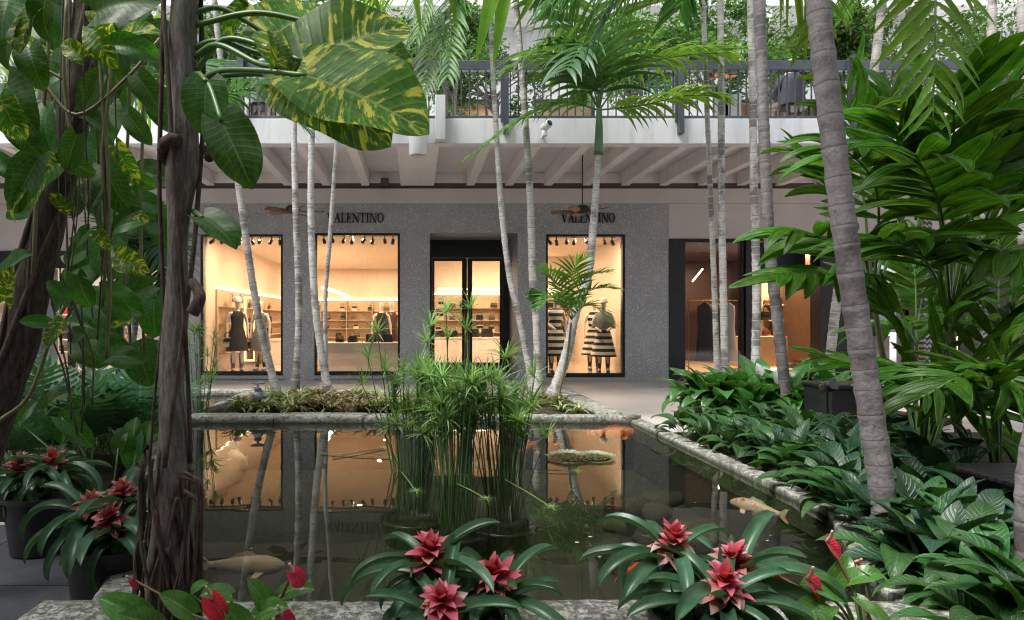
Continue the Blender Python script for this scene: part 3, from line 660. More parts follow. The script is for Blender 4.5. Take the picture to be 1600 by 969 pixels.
# table with red goods in the left shop
u=thing('display_table',(-8.0,18.2,.08),'low white display table with red boxes in the left shop','table')
boxo('top',-8.5,-7.6,17.9,18.5,.80,.84,M['white2'],u)
for x in (-8.45,-7.68):
    for y in (17.93,18.42): boxo('leg',x,x+.04,y,y+.04,.081,.80,M['white2'],u)
for k in range(4): tag(boxo('gift_box',-8.4+k*.2,-8.25+k*.2,18.0,18.2,.842,.84+rnd(.1,.2),M['red']),'small red box on the white table in the left shop','box','red boxes on the table')
boxo('curtain_panel',fx(52,16.9),fx(92,16.9),16.85,16.9,.09,2.7,M['white2'],ls)
# stool
c=G(26,640); t=thing('bar_stool',(c.x,9.5,0),'round grey stool standing before the left shop front','stool'); sx,sy=fx(24,10.5),10.5
MB().lathe([(.16,.60),(.18,.61),(.18,.64),(.16,.655)],(sx,sy,0),20).obj('seat',M['rail'],t,True)
for k in range(4):
    a=PI/4+k*PI/2; MB().tube([(sx+.11*math.cos(a),sy+.11*math.sin(a),.61),(sx+.2*math.cos(a),sy+.2*math.sin(a),0)],.013,6).obj('leg',M['black'],t)
MB().tube([(sx+.165*math.cos(k*PI/8),sy+.165*math.sin(k*PI/8),.22) for k in range(17)],.008,6).obj('footrest',M['black'],t,True)

rs=thing('right_shop_front',(XR,YF,0),'dark shop front with black piers and pale panels above','shop front')
zt=fz(375)
boxo('pier',XR+.004,fx(1068),YF-.02,YF+.4,.0,zt,M['black'],rs)
x=XR+.004
for k,w in enumerate((1.25,1.25,1.25,1.25,1.25,1.25,1.25,1.25)):
    boxo('panel',x+.004,x+w-.004,YF+.02+.002*(k%2),YF+.3,zt+.03,4.222,M['band'],rs,.006); x+=w
boxo('header',XR+.004,x,YF,YF+.35,zt+.002,zt+.028,M['black'],rs)
def win(a,b,zb,zt_,Y,par,m=M['black']):
    fr=MB().plate([rect(a,b,zb,zt_),rect(a+.05,b-.05,zb+.06,zt_-.05)],Y,Y+.1,xz).obj('window',m,par,False,.004); boxo('pane',a+.051,b-.051,Y+.04,Y+.048,zb+.061,zt_-.051,M['glass'],fr); return fr
win(fx(1069),fx(1164),.02,zt,YF+.05,rs)
boxo('pier',fx(1165),fx(1184),YF-.02,YF+.4,0,zt,M['black'],rs)
boxo('pier',fx(1281),fx(1328),YF-.02,YF+.4,0,zt,M['black'],rs)
boxo('transom',fx(1184)+.003,fx(1281)-.003,YF+.6,YF+.75,fz(418),zt,M['black'],rs)
win(fx(1329),fx(1418),.02,zt,YF+.05,rs)
boxo('pier',fx(1419),fx(1440),YF-.02,YF+.4,0,zt,M['black'],rs)
MB().box(XR+.1,15.5,23,23.1,0,4.2).box(XR+.001,XR+.1,YF+.45,23,0,4.2).obj('inner_wall',M['leatherb'],rs)
MB().box(XR+.1,15.5,YF+.3,23,.003,.09).obj('inner_floor',M['shelf'],rs); boxo('inner_ceiling',XR+.1,15.5,YF+.4,23,3.4,3.5,M['darkshelf'],rs)
boxo('partition',fx(1318,16.9),fx(1318,16.9)+.08,YF+.45,22,.1,3.3,M['darkshelf'],rs)
arealamp(fx(1120,18.2),18.2,3.36,80,1.2,.4,(1,.72,.45)); arealamp(fx(1235,19.2),18.9,3.36,120,1.2,.5,(1,.6,.34)); arealamp(fx(1375,17.6),17.6,3.36,60,1,.5,(1,.72,.5))
# back shelving with bags (right shop)
bk=thing('bag_shelves',(fx(1265,20),20,.09),'lit shelves of dark bags inside the dark right hand shop','shelves')
boxo('back',fx(1190,20),fx(1316,20),20,20.06,.095,2.9,M['shelf'],bk)
for z in (.55,1.0,1.45,1.9): boxo('shelf',fx(1192,20),fx(1314,20),19.65,19.998,z-.03,z,M['shelf'],bk)
for z in (.55,1.0,1.45,1.9):
    for px in range(1198,1312,16):
        if abs(px-1262)>8: bag(random.choice((0,4,3)),(fx(px,19.8),19.8,z),'dark bag on the lit shelves of the right hand shop',rnd(.8,1.05),0,'bags in the right hand shop')
cn=thing('shop_counter',(fx(1175,18.6),18.6,.09),'amber lit wooden counter behind the right hand shop entrance','counter'); boxo('body',fx(1150,18.6),fx(1225,18.6),18.4,19,.19,1.0,M['shelf'],cn,.01); boxo('foot_light',fx(1152,18.6),fx(1223,18.6),18.38,18.398,.10,.15,M['led'],cn)
bag(4,(fx(1363,17.4),17.4,1.05),'brown leather shoulder bag displayed alone in the far right window',1.35,0)
pd=thing('bag_plinth',(fx(1363,17.4),17.4,.09),'pale display plinth under the shoulder bag in the far window','plinth'); boxo('body',fx(1363,17.4)-.3,fx(1363,17.4)+.3,17.2,17.6,.095,1.0,M['marble'],pd); boxo('top',fx(1363,17.4)-.31,fx(1363,17.4)+.31,17.19,17.61,1.0,1.048,M['marble'],pd)
sl_=thing('lit_shop_strip',(fx(1092,19),19,2.6),'slim white strip light hanging in the dark right hand window','light'); MB().tube([P(1082,440,19),P(1098,420,19)],.02,6).obj('tube',M['led'],sl_); MB().tube([P(1098,420,19),P(1098,420,19)+Vector((0,0,.5))],.004,4).obj('cord',M['black'],sl_)
# clothes rail with hanging garments
cl=thing('clothes_rail',(fx(1120,17.6),17.6,.09),'thin rail of hanging clothes in the right hand shop window','clothes rail')
MB().tube([(fx(1075,17.6),17.6,1.95),(fx(1160,17.6),17.6,1.95)],.012,8).obj('bar',M['gold'],cl)
for px in (1076,1159): MB().tube([(fx(px,17.6),17.6,1.95),(fx(px,17.6),17.6,.09)],.012,8).obj('upright',M['gold'],cl)
def garment(px,Y,wd,ln,mat,label):
    x=fx(px,Y); t=thing('hanging_garment',(x,Y,1.9-ln),label,'garment'); mb=MB(); prof=[]
    N=20; rows=[(0,.10,.05),(.06,.42,.09),(.16,.46,.10),(.42,.40,.10),(.7,.5,.14),(1,.62,.18)]; vs=[]; fs=[]
    for v,w_,d in rows:
        for j in range(N):
            a=2*PI*j/N; k=1+.12*math.sin(5*a+v*3)*v; vs.append((x+math.cos(a)*wd*w_*k,Y+math.sin(a)*d*k,1.9-ln*v))
    for i in range(len(rows)-1):
        for j in range(N): fs.append((i*N+j,i*N+(j+1)%N,(i+1)*N+(j+1)%N,(i+1)*N+j))
    mb.add(vs,fs).obj('cloth',mat,t,True)
    MB().tube([(x,Y,1.88),(x,Y,1.93),(x+.02,Y,1.965),(x,Y,1.975)],.005,5).obj('hanger_hook',M['gold'],t)
garment(1101,17.6,.42,1.5,M['dblack'],'long black dress hanging in the right hand shop window')
garment(1137,17.6,.42,1.5,M['dwhite'],'long pale dress hanging in the right hand shop window')
garment(1118,17.75,.36,1.1,M['dgrey'],'short grey jacket hanging between the long dresses')
# patterned columns and amber slots at far right
for px in (1450,1538):
    Y=14.5; x=fx(px,Y); t=thing('patterned_column',(x,Y,0),'black and white zigzag column among the palms at right','column','zigzag columns at right')
    boxo('shaft',x-.09,x+.09,Y,Y+.2,.12,3.6,M['wave'],t); boxo('base',x-.12,x+.12,Y-.03,Y+.23,0,.12,M['black'],t); boxo('cap',x-.12,x+.12,Y-.03,Y+.23,3.6,3.72,M['black'],t)
for px in (1492,):
    Y=14.9; x=fx(px,Y); t=thing('amber_light_slot',(x,Y,0),'tall amber glowing slot light between the zigzag columns','light')
    boxo('frame',x-.12,x+.12,Y,Y+.06,.1,3.0,M['black'],t); boxo('diffuser',x-.05,x+.05,Y-.012,Y-.002,.3,2.9,M['ledo'],t)
boxo('back_wall',fx(1441),15.5,YF+.25,YF+.4,0,zt,M['black'],rs)

# ------------------------------------------------------------------ upper level and courtyard walls
YU=19.0
up=thing('upper_shop',(0,YU,5.1),'white upper floor shop front behind the balcony trees','shop')
uw=[(fx(700,YU),fx(780,YU),5.3,7.6),(fx(835,YU),fx(930,YU),5.3,7.6),(fx(395,YU),fx(500,YU),5.3,7.6),(fx(1150,YU),fx(1290,YU),5.3,7.6)]
MB().plate([rect(XA,XB,5.104,9.6)]+[rect(*w) for w in uw],YU,YU+.3,xz).obj('wall',M['white'],up)
for x0_,x1_,a,b in uw:
    fr=MB().plate([rect(x0_+.003,x1_-.003,a+.003,b-.003),rect(x0_+.07,x1_-.07,a+.07,b-.07)],YU+.05,YU+.15,xz).obj('window',M['black'],up); boxo('pane',x0_+.071,x1_-.071,YU+.1,YU+.108,a+.071,b-.071,M['glass'],fr)
MB().box(XA,XB,21.5,21.6,5.104,9.6).box(XA,XB,YU+.301,21.49,8.2,8.3).obj('inner_wall',M['warmwall'],up)
boxo('roof_edge',XA,XB,YU-1.3,YU+2.6,9.601,9.95,M['white'],up)
for k in range(9): boxo('roof_bracket',XA+2+k*4.0,XA+2.25+k*4.0,YU-1.25,YU-.002,9.2,9.599,M['white'],up)
sign('VALENTINO',fx(838,YU),fz(124,YU),.22,1.45,YU,up,M['sign'])
for x in (-4,2.5,8): arealamp(x,20.3,8.15,25,2,1)
for nme,a,lab in (('courtyard_wall',(XA-.3,XA-.002,-6,22),'plain pale courtyard wall at far left'),('courtyard_wall',(XB+.002,XB+.3,-6,22),'plain pale courtyard wall at far right')):
    t=thing(nme,(a[0],a[2],0),lab,'wall'); boxo('face',a[0],a[1],a[2],a[3],0,9.6,M['brick'],t); boxo('coping',a[0]-.05,a[1]+.05,a[2],a[3],9.602,9.75,M['white'],t)
og=thing('unseen_gallery',(0,-4,0),'unseen gallery building behind the camera, its slab added to shade the foreground','building')
boxo('wall',XA,XB,-6.3,-6,0,9.6,M['brick'],og); boxo('slab',XA,XB,-5.99,.3,4.7,5.1,M['white'],og); boxo('roof',XA,XB,-5.99,-2.5,9.3,9.6,M['white'],og)  # unseen slab, its depth set to shade the foreground

# ------------------------------------------------------------------ figures
def skinbody(name,joints,edges,mat,parent,M_=None,sub=2,smooth=True):
    me=bpy.data.meshes.new(name); ks=list(joints); ix={k:i for i,k in enumerate(ks)}
    me.from_pydata([joints[k][0] for k in ks],[(ix[a],ix[b]) for a,b in edges],[]); me.materials.append(mat)
    o=link(bpy.data.objects.new(name,me),parent,M_); 
    sk=o.modifiers.new('skin','SKIN'); sk.use_smooth_shade=True; sk.branch_smoothing=.4
    for i,k in enumerate(ks):
        r=joints[k][1]; d=me.skin_vertices[0].data[i]; d.radius=r if isinstance(r,tuple) else (r,r); d.use_root=(i==0)
    s=o.modifiers.new('sub','SUBSURF'); s.levels=sub; s.render_levels=sub; return o
def figure(h,arm_l,arm_r,la=.0):
    k=h/1.8
    J={'pelvis':((0,0,.95),(.13,.09)),'waist':((0,0,1.10),(.10,.075)),'chest':((0,0,1.32),(.14,.09)),'neckb':((0,0,1.47),(.06,.055)),'neck':((0,0,1.54),(.045,.045)),
       'jaw':((0,-.015,1.60),(.055,.062)),'head':((0,0,1.68),(.072,.088)),'crown':((0,.01,1.76),(.055,.068)),
       'shl':((-.17,0,1.43),.05),'shr':((.17,0,1.43),.05),'ell':(arm_l[0],.036),'wrl':(arm_l[1],.026),'hal':(arm_l[2],.034),'fil':(Vector(arm_l[2])+(Vector(arm_l[2])-Vector(arm_l[1])).normalized()*.08,.02),
       'elr':(arm_r[0],.036),'wrr':(arm_r[1],.026),'har':(arm_r[2],.034),'fir':(Vector(arm_r[2])+(Vector(arm_r[2])-Vector(arm_r[1])).normalized()*.08,.02),
       'hil':((-.09,0,.90),.085),'hir':((.09,0,.90),.085),'knl':((-.10,-.02-la,.50),.055),'knr':((.10,-.02+la,.50),.055),'anl':((-.10,.02,.10),.036),'anr':((.10,.02+la,.10),.036),'tol':((-.11,-.12,.03),.032),'tor':((.11,-.12+la,.03),.032)}
    E=[('pelvis','waist'),('waist','chest'),('chest','neckb'),('neckb','neck'),('neck','jaw'),('jaw','head'),('head','crown'),('chest','shl'),('chest','shr'),('shl','ell'),('ell','wrl'),('wrl','hal'),('hal','fil'),('shr','elr'),('elr','wrr'),('wrr','har'),('har','fir'),
       ('pelvis','hil'),('pelvis','hir'),('hil','knl'),('hir','knr'),('knl','anl'),('knr','anr'),('anl','tol'),('anr','tor')]
    return {a:(Vector(v[0])*k, tuple(x*k for x in v[1]) if isinstance(v[1],tuple) else v[1]*k) for a,v in J.items()},E,k
def wrap(rows,n=24,fold=0,nf=7):
    mb=MB(); vs=[]; fs=[]
    for i,(z,rx,ry) in enumerate(rows):
        for j in range(n):
            a=2*PI*j/n; q=1+fold*math.sin(nf*a)*(i/(len(rows)-1)); vs.append((math.cos(a)*rx*q,math.sin(a)*ry*q,z))
    for i in range(len(rows)-1):
        for j in range(n): fs.append((i*n+j,i*n+(j+1)%n,(i+1)*n+(j+1)%n,(i+1)*n+j))
    return mb.add(vs,fs)
def mannequin(px,Y,h,label,dress,rows,rot=0,boots=True,hat=None,cape=None,arms=0,fold=.04,bagk=None,skin=None):
    x=fx(px,Y); al=[((-.24,.02,1.18),(-.25,-.02,.95),(-.25,-.03,.88)),((-.26,.05,1.20),(-.16,-.12,1.08),(-.11,-.15,1.04))][arms%2]
    ar=[((.24,.02,1.18),(.25,-.02,.95),(.25,-.03,.88)),((.27,.06,1.20),(.17,-.12,1.10),(.12,-.15,1.06))][arms//2]
    J,E,k=figure(h,al,ar); Mx=Matrix.Translation((x,Y,FZ))@Matrix.Rotation(rot,4,'Z')
    t=bpy.data.objects.new('mannequin',None); link(t,None,Mx); tag(t,label,'mannequin')
    skinbody('body',J,E,skin or M['skin'],t,Mx)
    rows=[(z*k,a*k,b*k) for z,a,b in rows]
    inst('dress',wrap(rows,28,fold).mesh('dress',dress,True),Mx,t)
    if boots:
        for s in (-1,1):
            mb=MB().tube([Vector((s*.10,.015,.46))*k,Vector((s*.10,.02,.3))*k,Vector((s*.10,.025,.09))*k],[.062*k,.06*k,.045*k],10).tube([Vector((s*.10,.05,.045))*k,Vector((s*.105,-.04,.045))*k,Vector((s*.11,-.15,.025))*k],[.045*k,.048*k,.03*k],10).tube([Vector((s*.10,.06,.08))*k,Vector((s*.10,.065,.0))*k],[.03*k,.02*k],8)
            inst('boot',mb.mesh('boot',M['leather'],True),Mx,t)
    if hat: inst('hat',wrap([(1.69*k,.098*k,.112*k),(1.76*k,.092*k,.105*k),(1.82*k,.055*k,.06*k),(1.835*k,.01*k,.01*k)],18).mesh('hat',hat,True),Mx,t)
    if cape: inst('cape',wrap([(1.50*k,.07*k,.07*k),(1.44*k,.20*k,.12*k),(1.25*k,.25*k,.16*k),(1.08*k,.28*k,.17*k)],28,.08,6).mesh('cape',cape,True),Mx,t)
    if bagk is not None: bag(bagk,Mx@(Vector((-.25,-.05,.62))*k),'cream and black handbag held by the left window mannequin',1.0,rot)
    return t
SH=[(1.47,.10,.06),(1.42,.175,.085),(1.30,.155,.10),(1.12,.14,.095),(.95,.19,.13),(.70,.24,.18),(.52,.27,.21)]
LG=[(1.50,.07,.06),(1.43,.185,.09),(1.30,.16,.105),(1.10,.125,.09),(.95,.18,.13),(.65,.25,.2),(.40,.31,.26)]
mannequin(371,17.25,1.9,'mannequin in a dark sleeveless dress nearest the left window edge',M['dblack'],SH,.5,True,M['dwhite'],None,0,.03,2)
mannequin(407,17.7,1.86,'mannequin in a brown black dress behind the leaning palm stem',M['dgrey'],SH,-.2,True,None,None,0,.03)
mannequin(596,18.7,1.86,'mannequin in a black coat behind the middle window counter',M['dblack'],SH,.2,False,None,None,0,.03)
mannequin(612,19.2,1.9,'mannequin in a lace patterned dress at the right of the middle window',M['leatherb'],SH,-.1,False,None,None,0,.05)
mannequin(868,17.1,1.95,'mannequin in a long black and white striped dress, right window',M['vstripe'],LG,.15,True,None,None,1,.06)
mannequin(928,17.9,1.86,'mannequin in a striped skirt behind the caped one',M['hstripe'],LG,0,True,None,None,0,.04)
mannequin(943,17.1,1.86,'mannequin in a grey cape and striped skirt, right window',M['hstripe'],LG,-.2,True,M['dwhite'],M['dgrey'],3,.03)
mo=mannequin(1262,19.2,1.2,'small torso mannequin on the shop shelf, red light painted as its dress',M['red'],[(1.47,.08,.06),(1.40,.17,.09),(1.2,.13,.09),(1.0,.16,.11),(.85,.17,.12)],0,False,None,None,0,.0)  # red light on the torso put into the dress colour
mo.location.z+=.5

def seated(px,Y,label,jacket,rot,scarf=None,sleeve=None):
    """person sitting with the back to the viewer"""
    x=fx(px,Y); z=5.10; Mx=Matrix.Translation((x,Y,z))@Matrix.Rotation(rot,4,'Z')
    t=bpy.data.objects.new('person',None); link(t,None,Mx); tag(t,label,'person')
    J={'pelvis':((0,0,.50),(.16,.12)),'waist':((0,.02,.66),(.15,.11)),'chest':((0,.05,.88),(.17,.11)),'neckb':((0,.07,1.04),(.07,.065)),'neck':((0,.08,1.10),(.05,.05)),'jaw':((0,.10,1.16),(.06,.07)),'head':((0,.10,1.23),(.075,.09)),'crown':((0,.09,1.31),(.05,.06)),
       'shl':((-.19,.05,.98),.06),'shr':((.19,.05,.98),.06),'ell':((-.26,.14,.74),.045),'wrl':((-.2,.36,.66),.03),'hal':((-.16,.43,.65),.036),'elr':((.26,.14,.74),.045),'wrr':((.2,.36,.66),.03),'har':((.16,.43,.65),.036),
       'hil':((-.10,.06,.50),.09),'hir':((.10,.06,.50),.09),'knl':((-.13,.46,.50),.062),'knr':((.13,.46,.50),.062),'anl':((-.13,.44,.10),.042),'anr':((.13,.44,.10),.042),'tol':((-.14,.6,.045),.036),'tor':((.14,.6,.045),.036)}
    J={k:(Vector(a),b) for k,(a,b) in J.items()}
    E=[('pelvis','waist'),('waist','chest'),('chest','neckb'),('neckb','neck'),('neck','jaw'),('jaw','head'),('head','crown'),('chest','shl'),('chest','shr'),('shl','ell'),('ell','wrl'),('wrl','hal'),('shr','elr'),('elr','wrr'),('wrr','har'),('pelvis','hil'),('pelvis','hir'),('hil','knl'),('hir','knr'),('knl','anl'),('knr','anr'),('anl','tol'),('anr','tor')]
    skinbody('body',J,E,M['pskin'],t,Mx)
    inst('jacket',wrap([(1.06,.08,.08),(1.0,.21,.12),(.85,.235,.155),(.65,.225,.16),(.45,.25,.19)],22,.03).mesh('jacket',jacket,True),Mx@Matrix.Translation((0,.04,0)),t)
    for s in (-1,1):
        inst('sleeve',MB().tube([(s*.19,.06,.99),(s*.26,.13,.76),(s*.21,.33,.67)],[.085,.07,.055],10).mesh('sleeve',sleeve or jacket,True),Mx,t)
        inst('trouser_leg',MB().tube([(s*.10,.06,.50),(s*.13,.48,.52),(s*.13,.46,.10)],[.11,.09,.065],10).mesh('trouser_leg',M['dgrey'],True),Mx,t)
    inst('hair',wrap([(1.17,.082,.092),(1.26,.086,.10),(1.33,.062,.072),(1.352,.012,.014)],16).mesh('hair',M['hairg'],True),Mx@Matrix.Translation((0,.08,0)),t)
    if scarf: inst('scarf',wrap([(1.03,.13,.12),(1.07,.12,.11),(1.12,.085,.085)],18,.06).mesh('scarf',scarf,True),Mx@Matrix.Translation((0,.07,0)),t)
    ch=thing('terrace_chair',(x,Y,z),'low dark chair under the '+label.split(' sitting')[0],'chair')
    boxo('seat',x-.22,x+.22,Y-.2,Y+.22,z+.37,z+.40,M['black'],ch)
    for a in (-.2,.17):
        for b in (-.18,.17): boxo('leg',x+a,x+a+.03,Y+b,Y+b+.03,z+.012,z+.37,M['black'],ch)
M['pskin']=plain('skin',(.45,.26,.19),.5,0,.08,8); M['hairg']=plain('grey_hair',(.25,.23,.22),.8,0,.3,40)
M['scarf']=stripes('scarf_check',(.55,.12,.14),(.6,.5,.5),30,0); M['jkt']=plain('dark_jacket',(.03,.033,.042),.8,0,.3,20); M['jkt2']=plain('grey_shirt',(.14,.155,.18),.8,0,.2,20); M['blue']=plain('blue_cloth',(.02,.04,.15),.8,0,.3,20)
seated(1241,13.0,'person in a dark jacket sitting behind the railing at right',M['jkt'],.15,M['scarf'],M['jkt'])
seated(412,13.0,'person in a grey shirt sitting behind the railing at left',M['jkt2'],.5)
# ------------------------------------------------------------------ leaf meshes (unit length along +Y, face up +Z)
def shape(kind):
    if kind=='heart': return lambda t: .44*math.sin(PI*min(.999,t*.915+.085)**.85)**.62*(1 if t<.8 else 1-.35*((t-.8)/.2)**2)
    if kind=='ovate': return lambda t: .30*math.sin(PI*(t*.97+.02)**.85)**.9
    if kind=='lance': return lambda t: .21*math.sin(PI*(t*.97+.02)**.8)**.85
    if kind=='strap': return lambda t: .075*(1.0 if t<.72 else max(.02,math.cos((t-.72)/.28*PI/2)**.6))*(.75+.25*min(1,t*4))
    if kind=='blade': return lambda t: .05*math.sin(PI*(t*.93+.05)**.7)
    if kind=='bract': return lambda t: .21*math.sin(PI*(t*.93+.06)**.75)
    if kind=='pleat': return lambda t: .115*math.sin(PI*(t*.96+.03)**.9)**.7
    return lambda t: .1
def leaf_mesh(kind, mat, nl=10, nw=4, fold=.15, droop=.6, p=1.5, heart=0.0, wave=.0, pet=0.0, petr=.008, petmat=None, up0=0.0, seed=0, twist=0, gutter=False, corr=0.0):
    rs=random.Random(seed); sh=shape(kind); mb=MB(); y=z=0; pts=[]; th=up0; tot=1+pet
    npet=5 if pet else 0
    for i in range(npet): pts.append((y,z,th)); y+=pet/npet*math.cos(th); z+=pet/npet*math.sin(th)
    if pet:
        mb.mi=1; mb.tube([(0,a,b) for a,b,c in pts]+[(0,y,z)],petr,5,False); mb.mi=0
    rows=[]; ph=rs.uniform(0,6)
    for i in range(nl+1):
        t=i/nl; rows.append((t,y,z,th))
        d=1/nl; th=up0-droop*((i+1)/nl)**p; y+=d*math.cos(th); z+=d*math.sin(th)
    vs=[]; uv=[]; fs=[]
    for t,y,z,th in rows:
        w=sh(t); tw=twist*t
        for j in range(-nw,nw+1):
            s=j/nw; a=abs(s); x=s*w; dz=(fold*a*w if not gutter else fold*w*a*a)+wave*math.sin(t*9+ph+s*2.5)*w*a
            dz+=corr*w*((j%2)-.5); dy=-heart*(a**1.4)*(1-t)**3
            xx=x*math.cos(tw)-dz*math.sin(tw); zz=x*math.sin(tw)+dz*math.cos(tw)
            vs.append((xx,y+dy*math.cos(th)-zz*math.sin(th),z+zz*math.cos(th)+dy*math.sin(th))); uv.append((s*.5+.5,t))
    m=2*nw+1
    for i in range(nl):
        for j in range(m-1): fs.append((i*m+j,i*m+j+1,(i+1)*m+j+1,(i+1)*m+j))
    mb.add(vs,fs,uv)
    me=mb.mesh('leaf_'+kind,[mat,petmat or M['stemg']],True); return me
def monstera_mesh(seed, droop=.5, pet=.9):
    rs=random.Random(seed); mb=MB(); mb.mi=1; pts=cr([(0,0,0),(0,pet*.5,.0),(0,pet,0)],3); mb.tube(pts,.014,5,False); mb.mi=0
    def pos(t,s,w):   # leaf surface
        th=-droop*t; y=pet+t; z=-droop*.5*t*t+ .10*abs(s)*w - .25*abs(s*w)**2
        return Vector((s*w, y, z))
    sh=shape('heart'); n=7
    for side in (-1,1):
        for k in range(n):
            t0=-.02+k/n*.93; t1=t0+.86/n; lean=.16+.12*k/n
            N=5; vs=[]; uv=[]; fs=[]
            for i in range(N+1):
                u=i/N; w=sh(min(.98,max(.03,(t0+t1)/2)))*1.05
                gap=0 if u<.35 else .16*(u-.35)/.65
                cut=(t1-t0)*gap
                back=-.22*(u**1.3)*(1-(t0+t1)/2)**2
                a=t0+cut+lean*u*u+back; b=t1-cut+lean*u*u+back
                if i==N: mid=(a+b)/2; a=mid-.012; b=mid+.012
                for q in (a,(a+b)/2,b): vs.append(pos(q,side*u,w)); uv.append((.5+side*u*.5,max(0,min(1,(t0+t1)/2+(q-(a+b)/2)))))
            for i in range(N):
                for j in range(2): fs.append((i*3+j,i*3+j+1,i*3+j+4,i*3+j+3))
            mb.add(vs,fs,uv)
    return mb.mesh('leaf_monstera',[LF['monstera'],M['stemg']],True)
def LM(loc,az,pitch,L,wk=1.0,roll=0.0):
    return Matrix.Translation(loc)@Matrix.Rotation(az,4,'Z')@Matrix.Rotation(pitch,4,'X')@Matrix.Rotation(roll,4,'Y')@Matrix.Diagonal((L*wk,L,L,1))
def LT(base,tip,nrm,wk=1.0):
    """leaf from base to tip with its upper face towards nrm"""
    base=Vector(base); d=Vector(tip)-base; L=d.length; y=d/L; n=Vector(nrm); x=y.cross(n).normalized(); z=x.cross(y)
    m=Matrix((x*L*wk,y*L,z*L)).transposed().to_4x4(); m.translation=base; return m
LV={}
LV['pothos']=[leaf_mesh('heart',LF['pothos'],18,7,.22,d,1.4,.20,.09,0,seed=i) for i,d in enumerate((.3,.6,.9,1.2))]
LV['pothosg']=[leaf_mesh('heart',LF['pothosg'],12,5,.25,d,1.4,.18,.10,0,seed=i+9) for i,d in enumerate((.4,.7,1.0,1.3))]
LV['pothosp']=[leaf_mesh('heart',LF['pothosg'],9,3,.2,d,1.4,.16,.05,.6,.012,seed=i+20) for i,d in enumerate((.8,1.2,1.6))]
LV['monstera']=[monstera_mesh(i,d,p) for i,(d,p) in enumerate(((.4,.8),(.7,1.0),(1.0,.9)))]
LV['spath']=[leaf_mesh('lance',LF['spath'],10,4,.3,d,1.3,0,.16,p,.010,None,0,i) for i,(d,p) in enumerate(((1.3,.5),(1.7,.6),(2.1,.5),(1.0,.7)))]
LV['aglao']=[leaf_mesh('lance',LF['aglao'],10,4,.3,d,1.3,0,.14,p,.010,None,0,i+5) for i,(d,p) in enumerate(((.9,.35),(1.3,.4),(1.7,.4),(.6,.4)))]
LV['aglao2']=[leaf_mesh('lance',LF['aglao2'],10,4,.3,d,1.3,0,.14,p,.010,None,0,i+15) for i,(d,p) in enumerate(((1.0,.35),(1.5,.4),(1.9,.4)))]
LV['strap']=[leaf_mesh('strap',LF['brom'],14,3,.9,d,1.2,0,0,0,seed=i,gutter=True,twist=tw) for i,(d,tw) in enumerate(((1.5,.1),(2.0,-.2),(2.5,.2),(1.1,-.1)))]
LV['bract']=[leaf_mesh('bract',LF['bract'],6,2,.45,d,1.2,0,0,0,seed=i,gutter=True) for i,d in enumerate((.5,.9,-.2))]
LV['bracto']=[leaf_mesh('bract',LF['bracto'],7,3,.5,d,1.2,0,.05,0,seed=i,gutter=True,twist=tw) for i,(d,tw) in enumerate(((.7,.2),(1.2,-.2),(1.6,.1),(.2,0)))]
LV['bractd']=[leaf_mesh('bract',LF['bractd'],6,2,.45,d,1.2,0,0,0,seed=i,gutter=True) for i,d in enumerate((.5,.9,-.2))]
LV['anth']=[leaf_mesh('heart',LF['anth'],10,4,.16,d,1.4,.22,.04,.9,.012,seed=i) for i,d in enumerate((.9,1.4,1.9))]
LV['spathe']=[leaf_mesh('heart',LF['spathe'],10,5,.35,d,1.4,.25,.06,0,seed=i) for i,d in enumerate((.3,.7))]
LV['pleat']=[leaf_mesh('pleat',LF['pleat'],9,6,.22,d,1.5,0,.06,0,seed=i,corr=.42,twist=tw) for i,(d,tw) in enumerate(((.15,.1),(.45,-.2),(.8,.2),(1.2,-.1)))]
LV['leaflet']=[leaf_mesh('blade',LF['palmy'],8,1,.5,d,1.4,0,0,0,seed=i) for i,d in enumerate((.3,.7,1.1))]
def pick(k): return random.choice(LV[k])

# ------------------------------------------------------------------ palms
def ringed(pts,r0,r1,ring,n=12):
    c=cr(pts,24); out=[c[0]]; L=0; acc=0
    # resample evenly
    rg=random.Random(int(pts[0][0]*1000)); sp_=[ring/3]; ds=ring/3; res=[c[0]]; i=1; cur=c[0]; rem=ds
    while i<len(c):
        d=(c[i]-cur).length
        if d>=rem: cur=cur+(c[i]-cur)*(rem/d); res.append(cur); ds=ring/3*rg.uniform(.6,1.5) if len(res)%3==0 else ds; rem=ds
        else: rem-=d; cur=c[i]; i+=1
    k=len(res); rr=[]; vl=[]
    for i in range(k):
        u=i/(k-1); r=r0+(r1-r0)*u; r*=(1.07,.97,1.0)[i%3]; 
        if u<.06: r*=1+.5*(1-u/.06)
        rr.append(r*(1+.03*noise.noise(Vector((i*.4,r0*99,0)))))
    return MB().tube(res,rr,n,vl=[i/3 for i in range(k)])
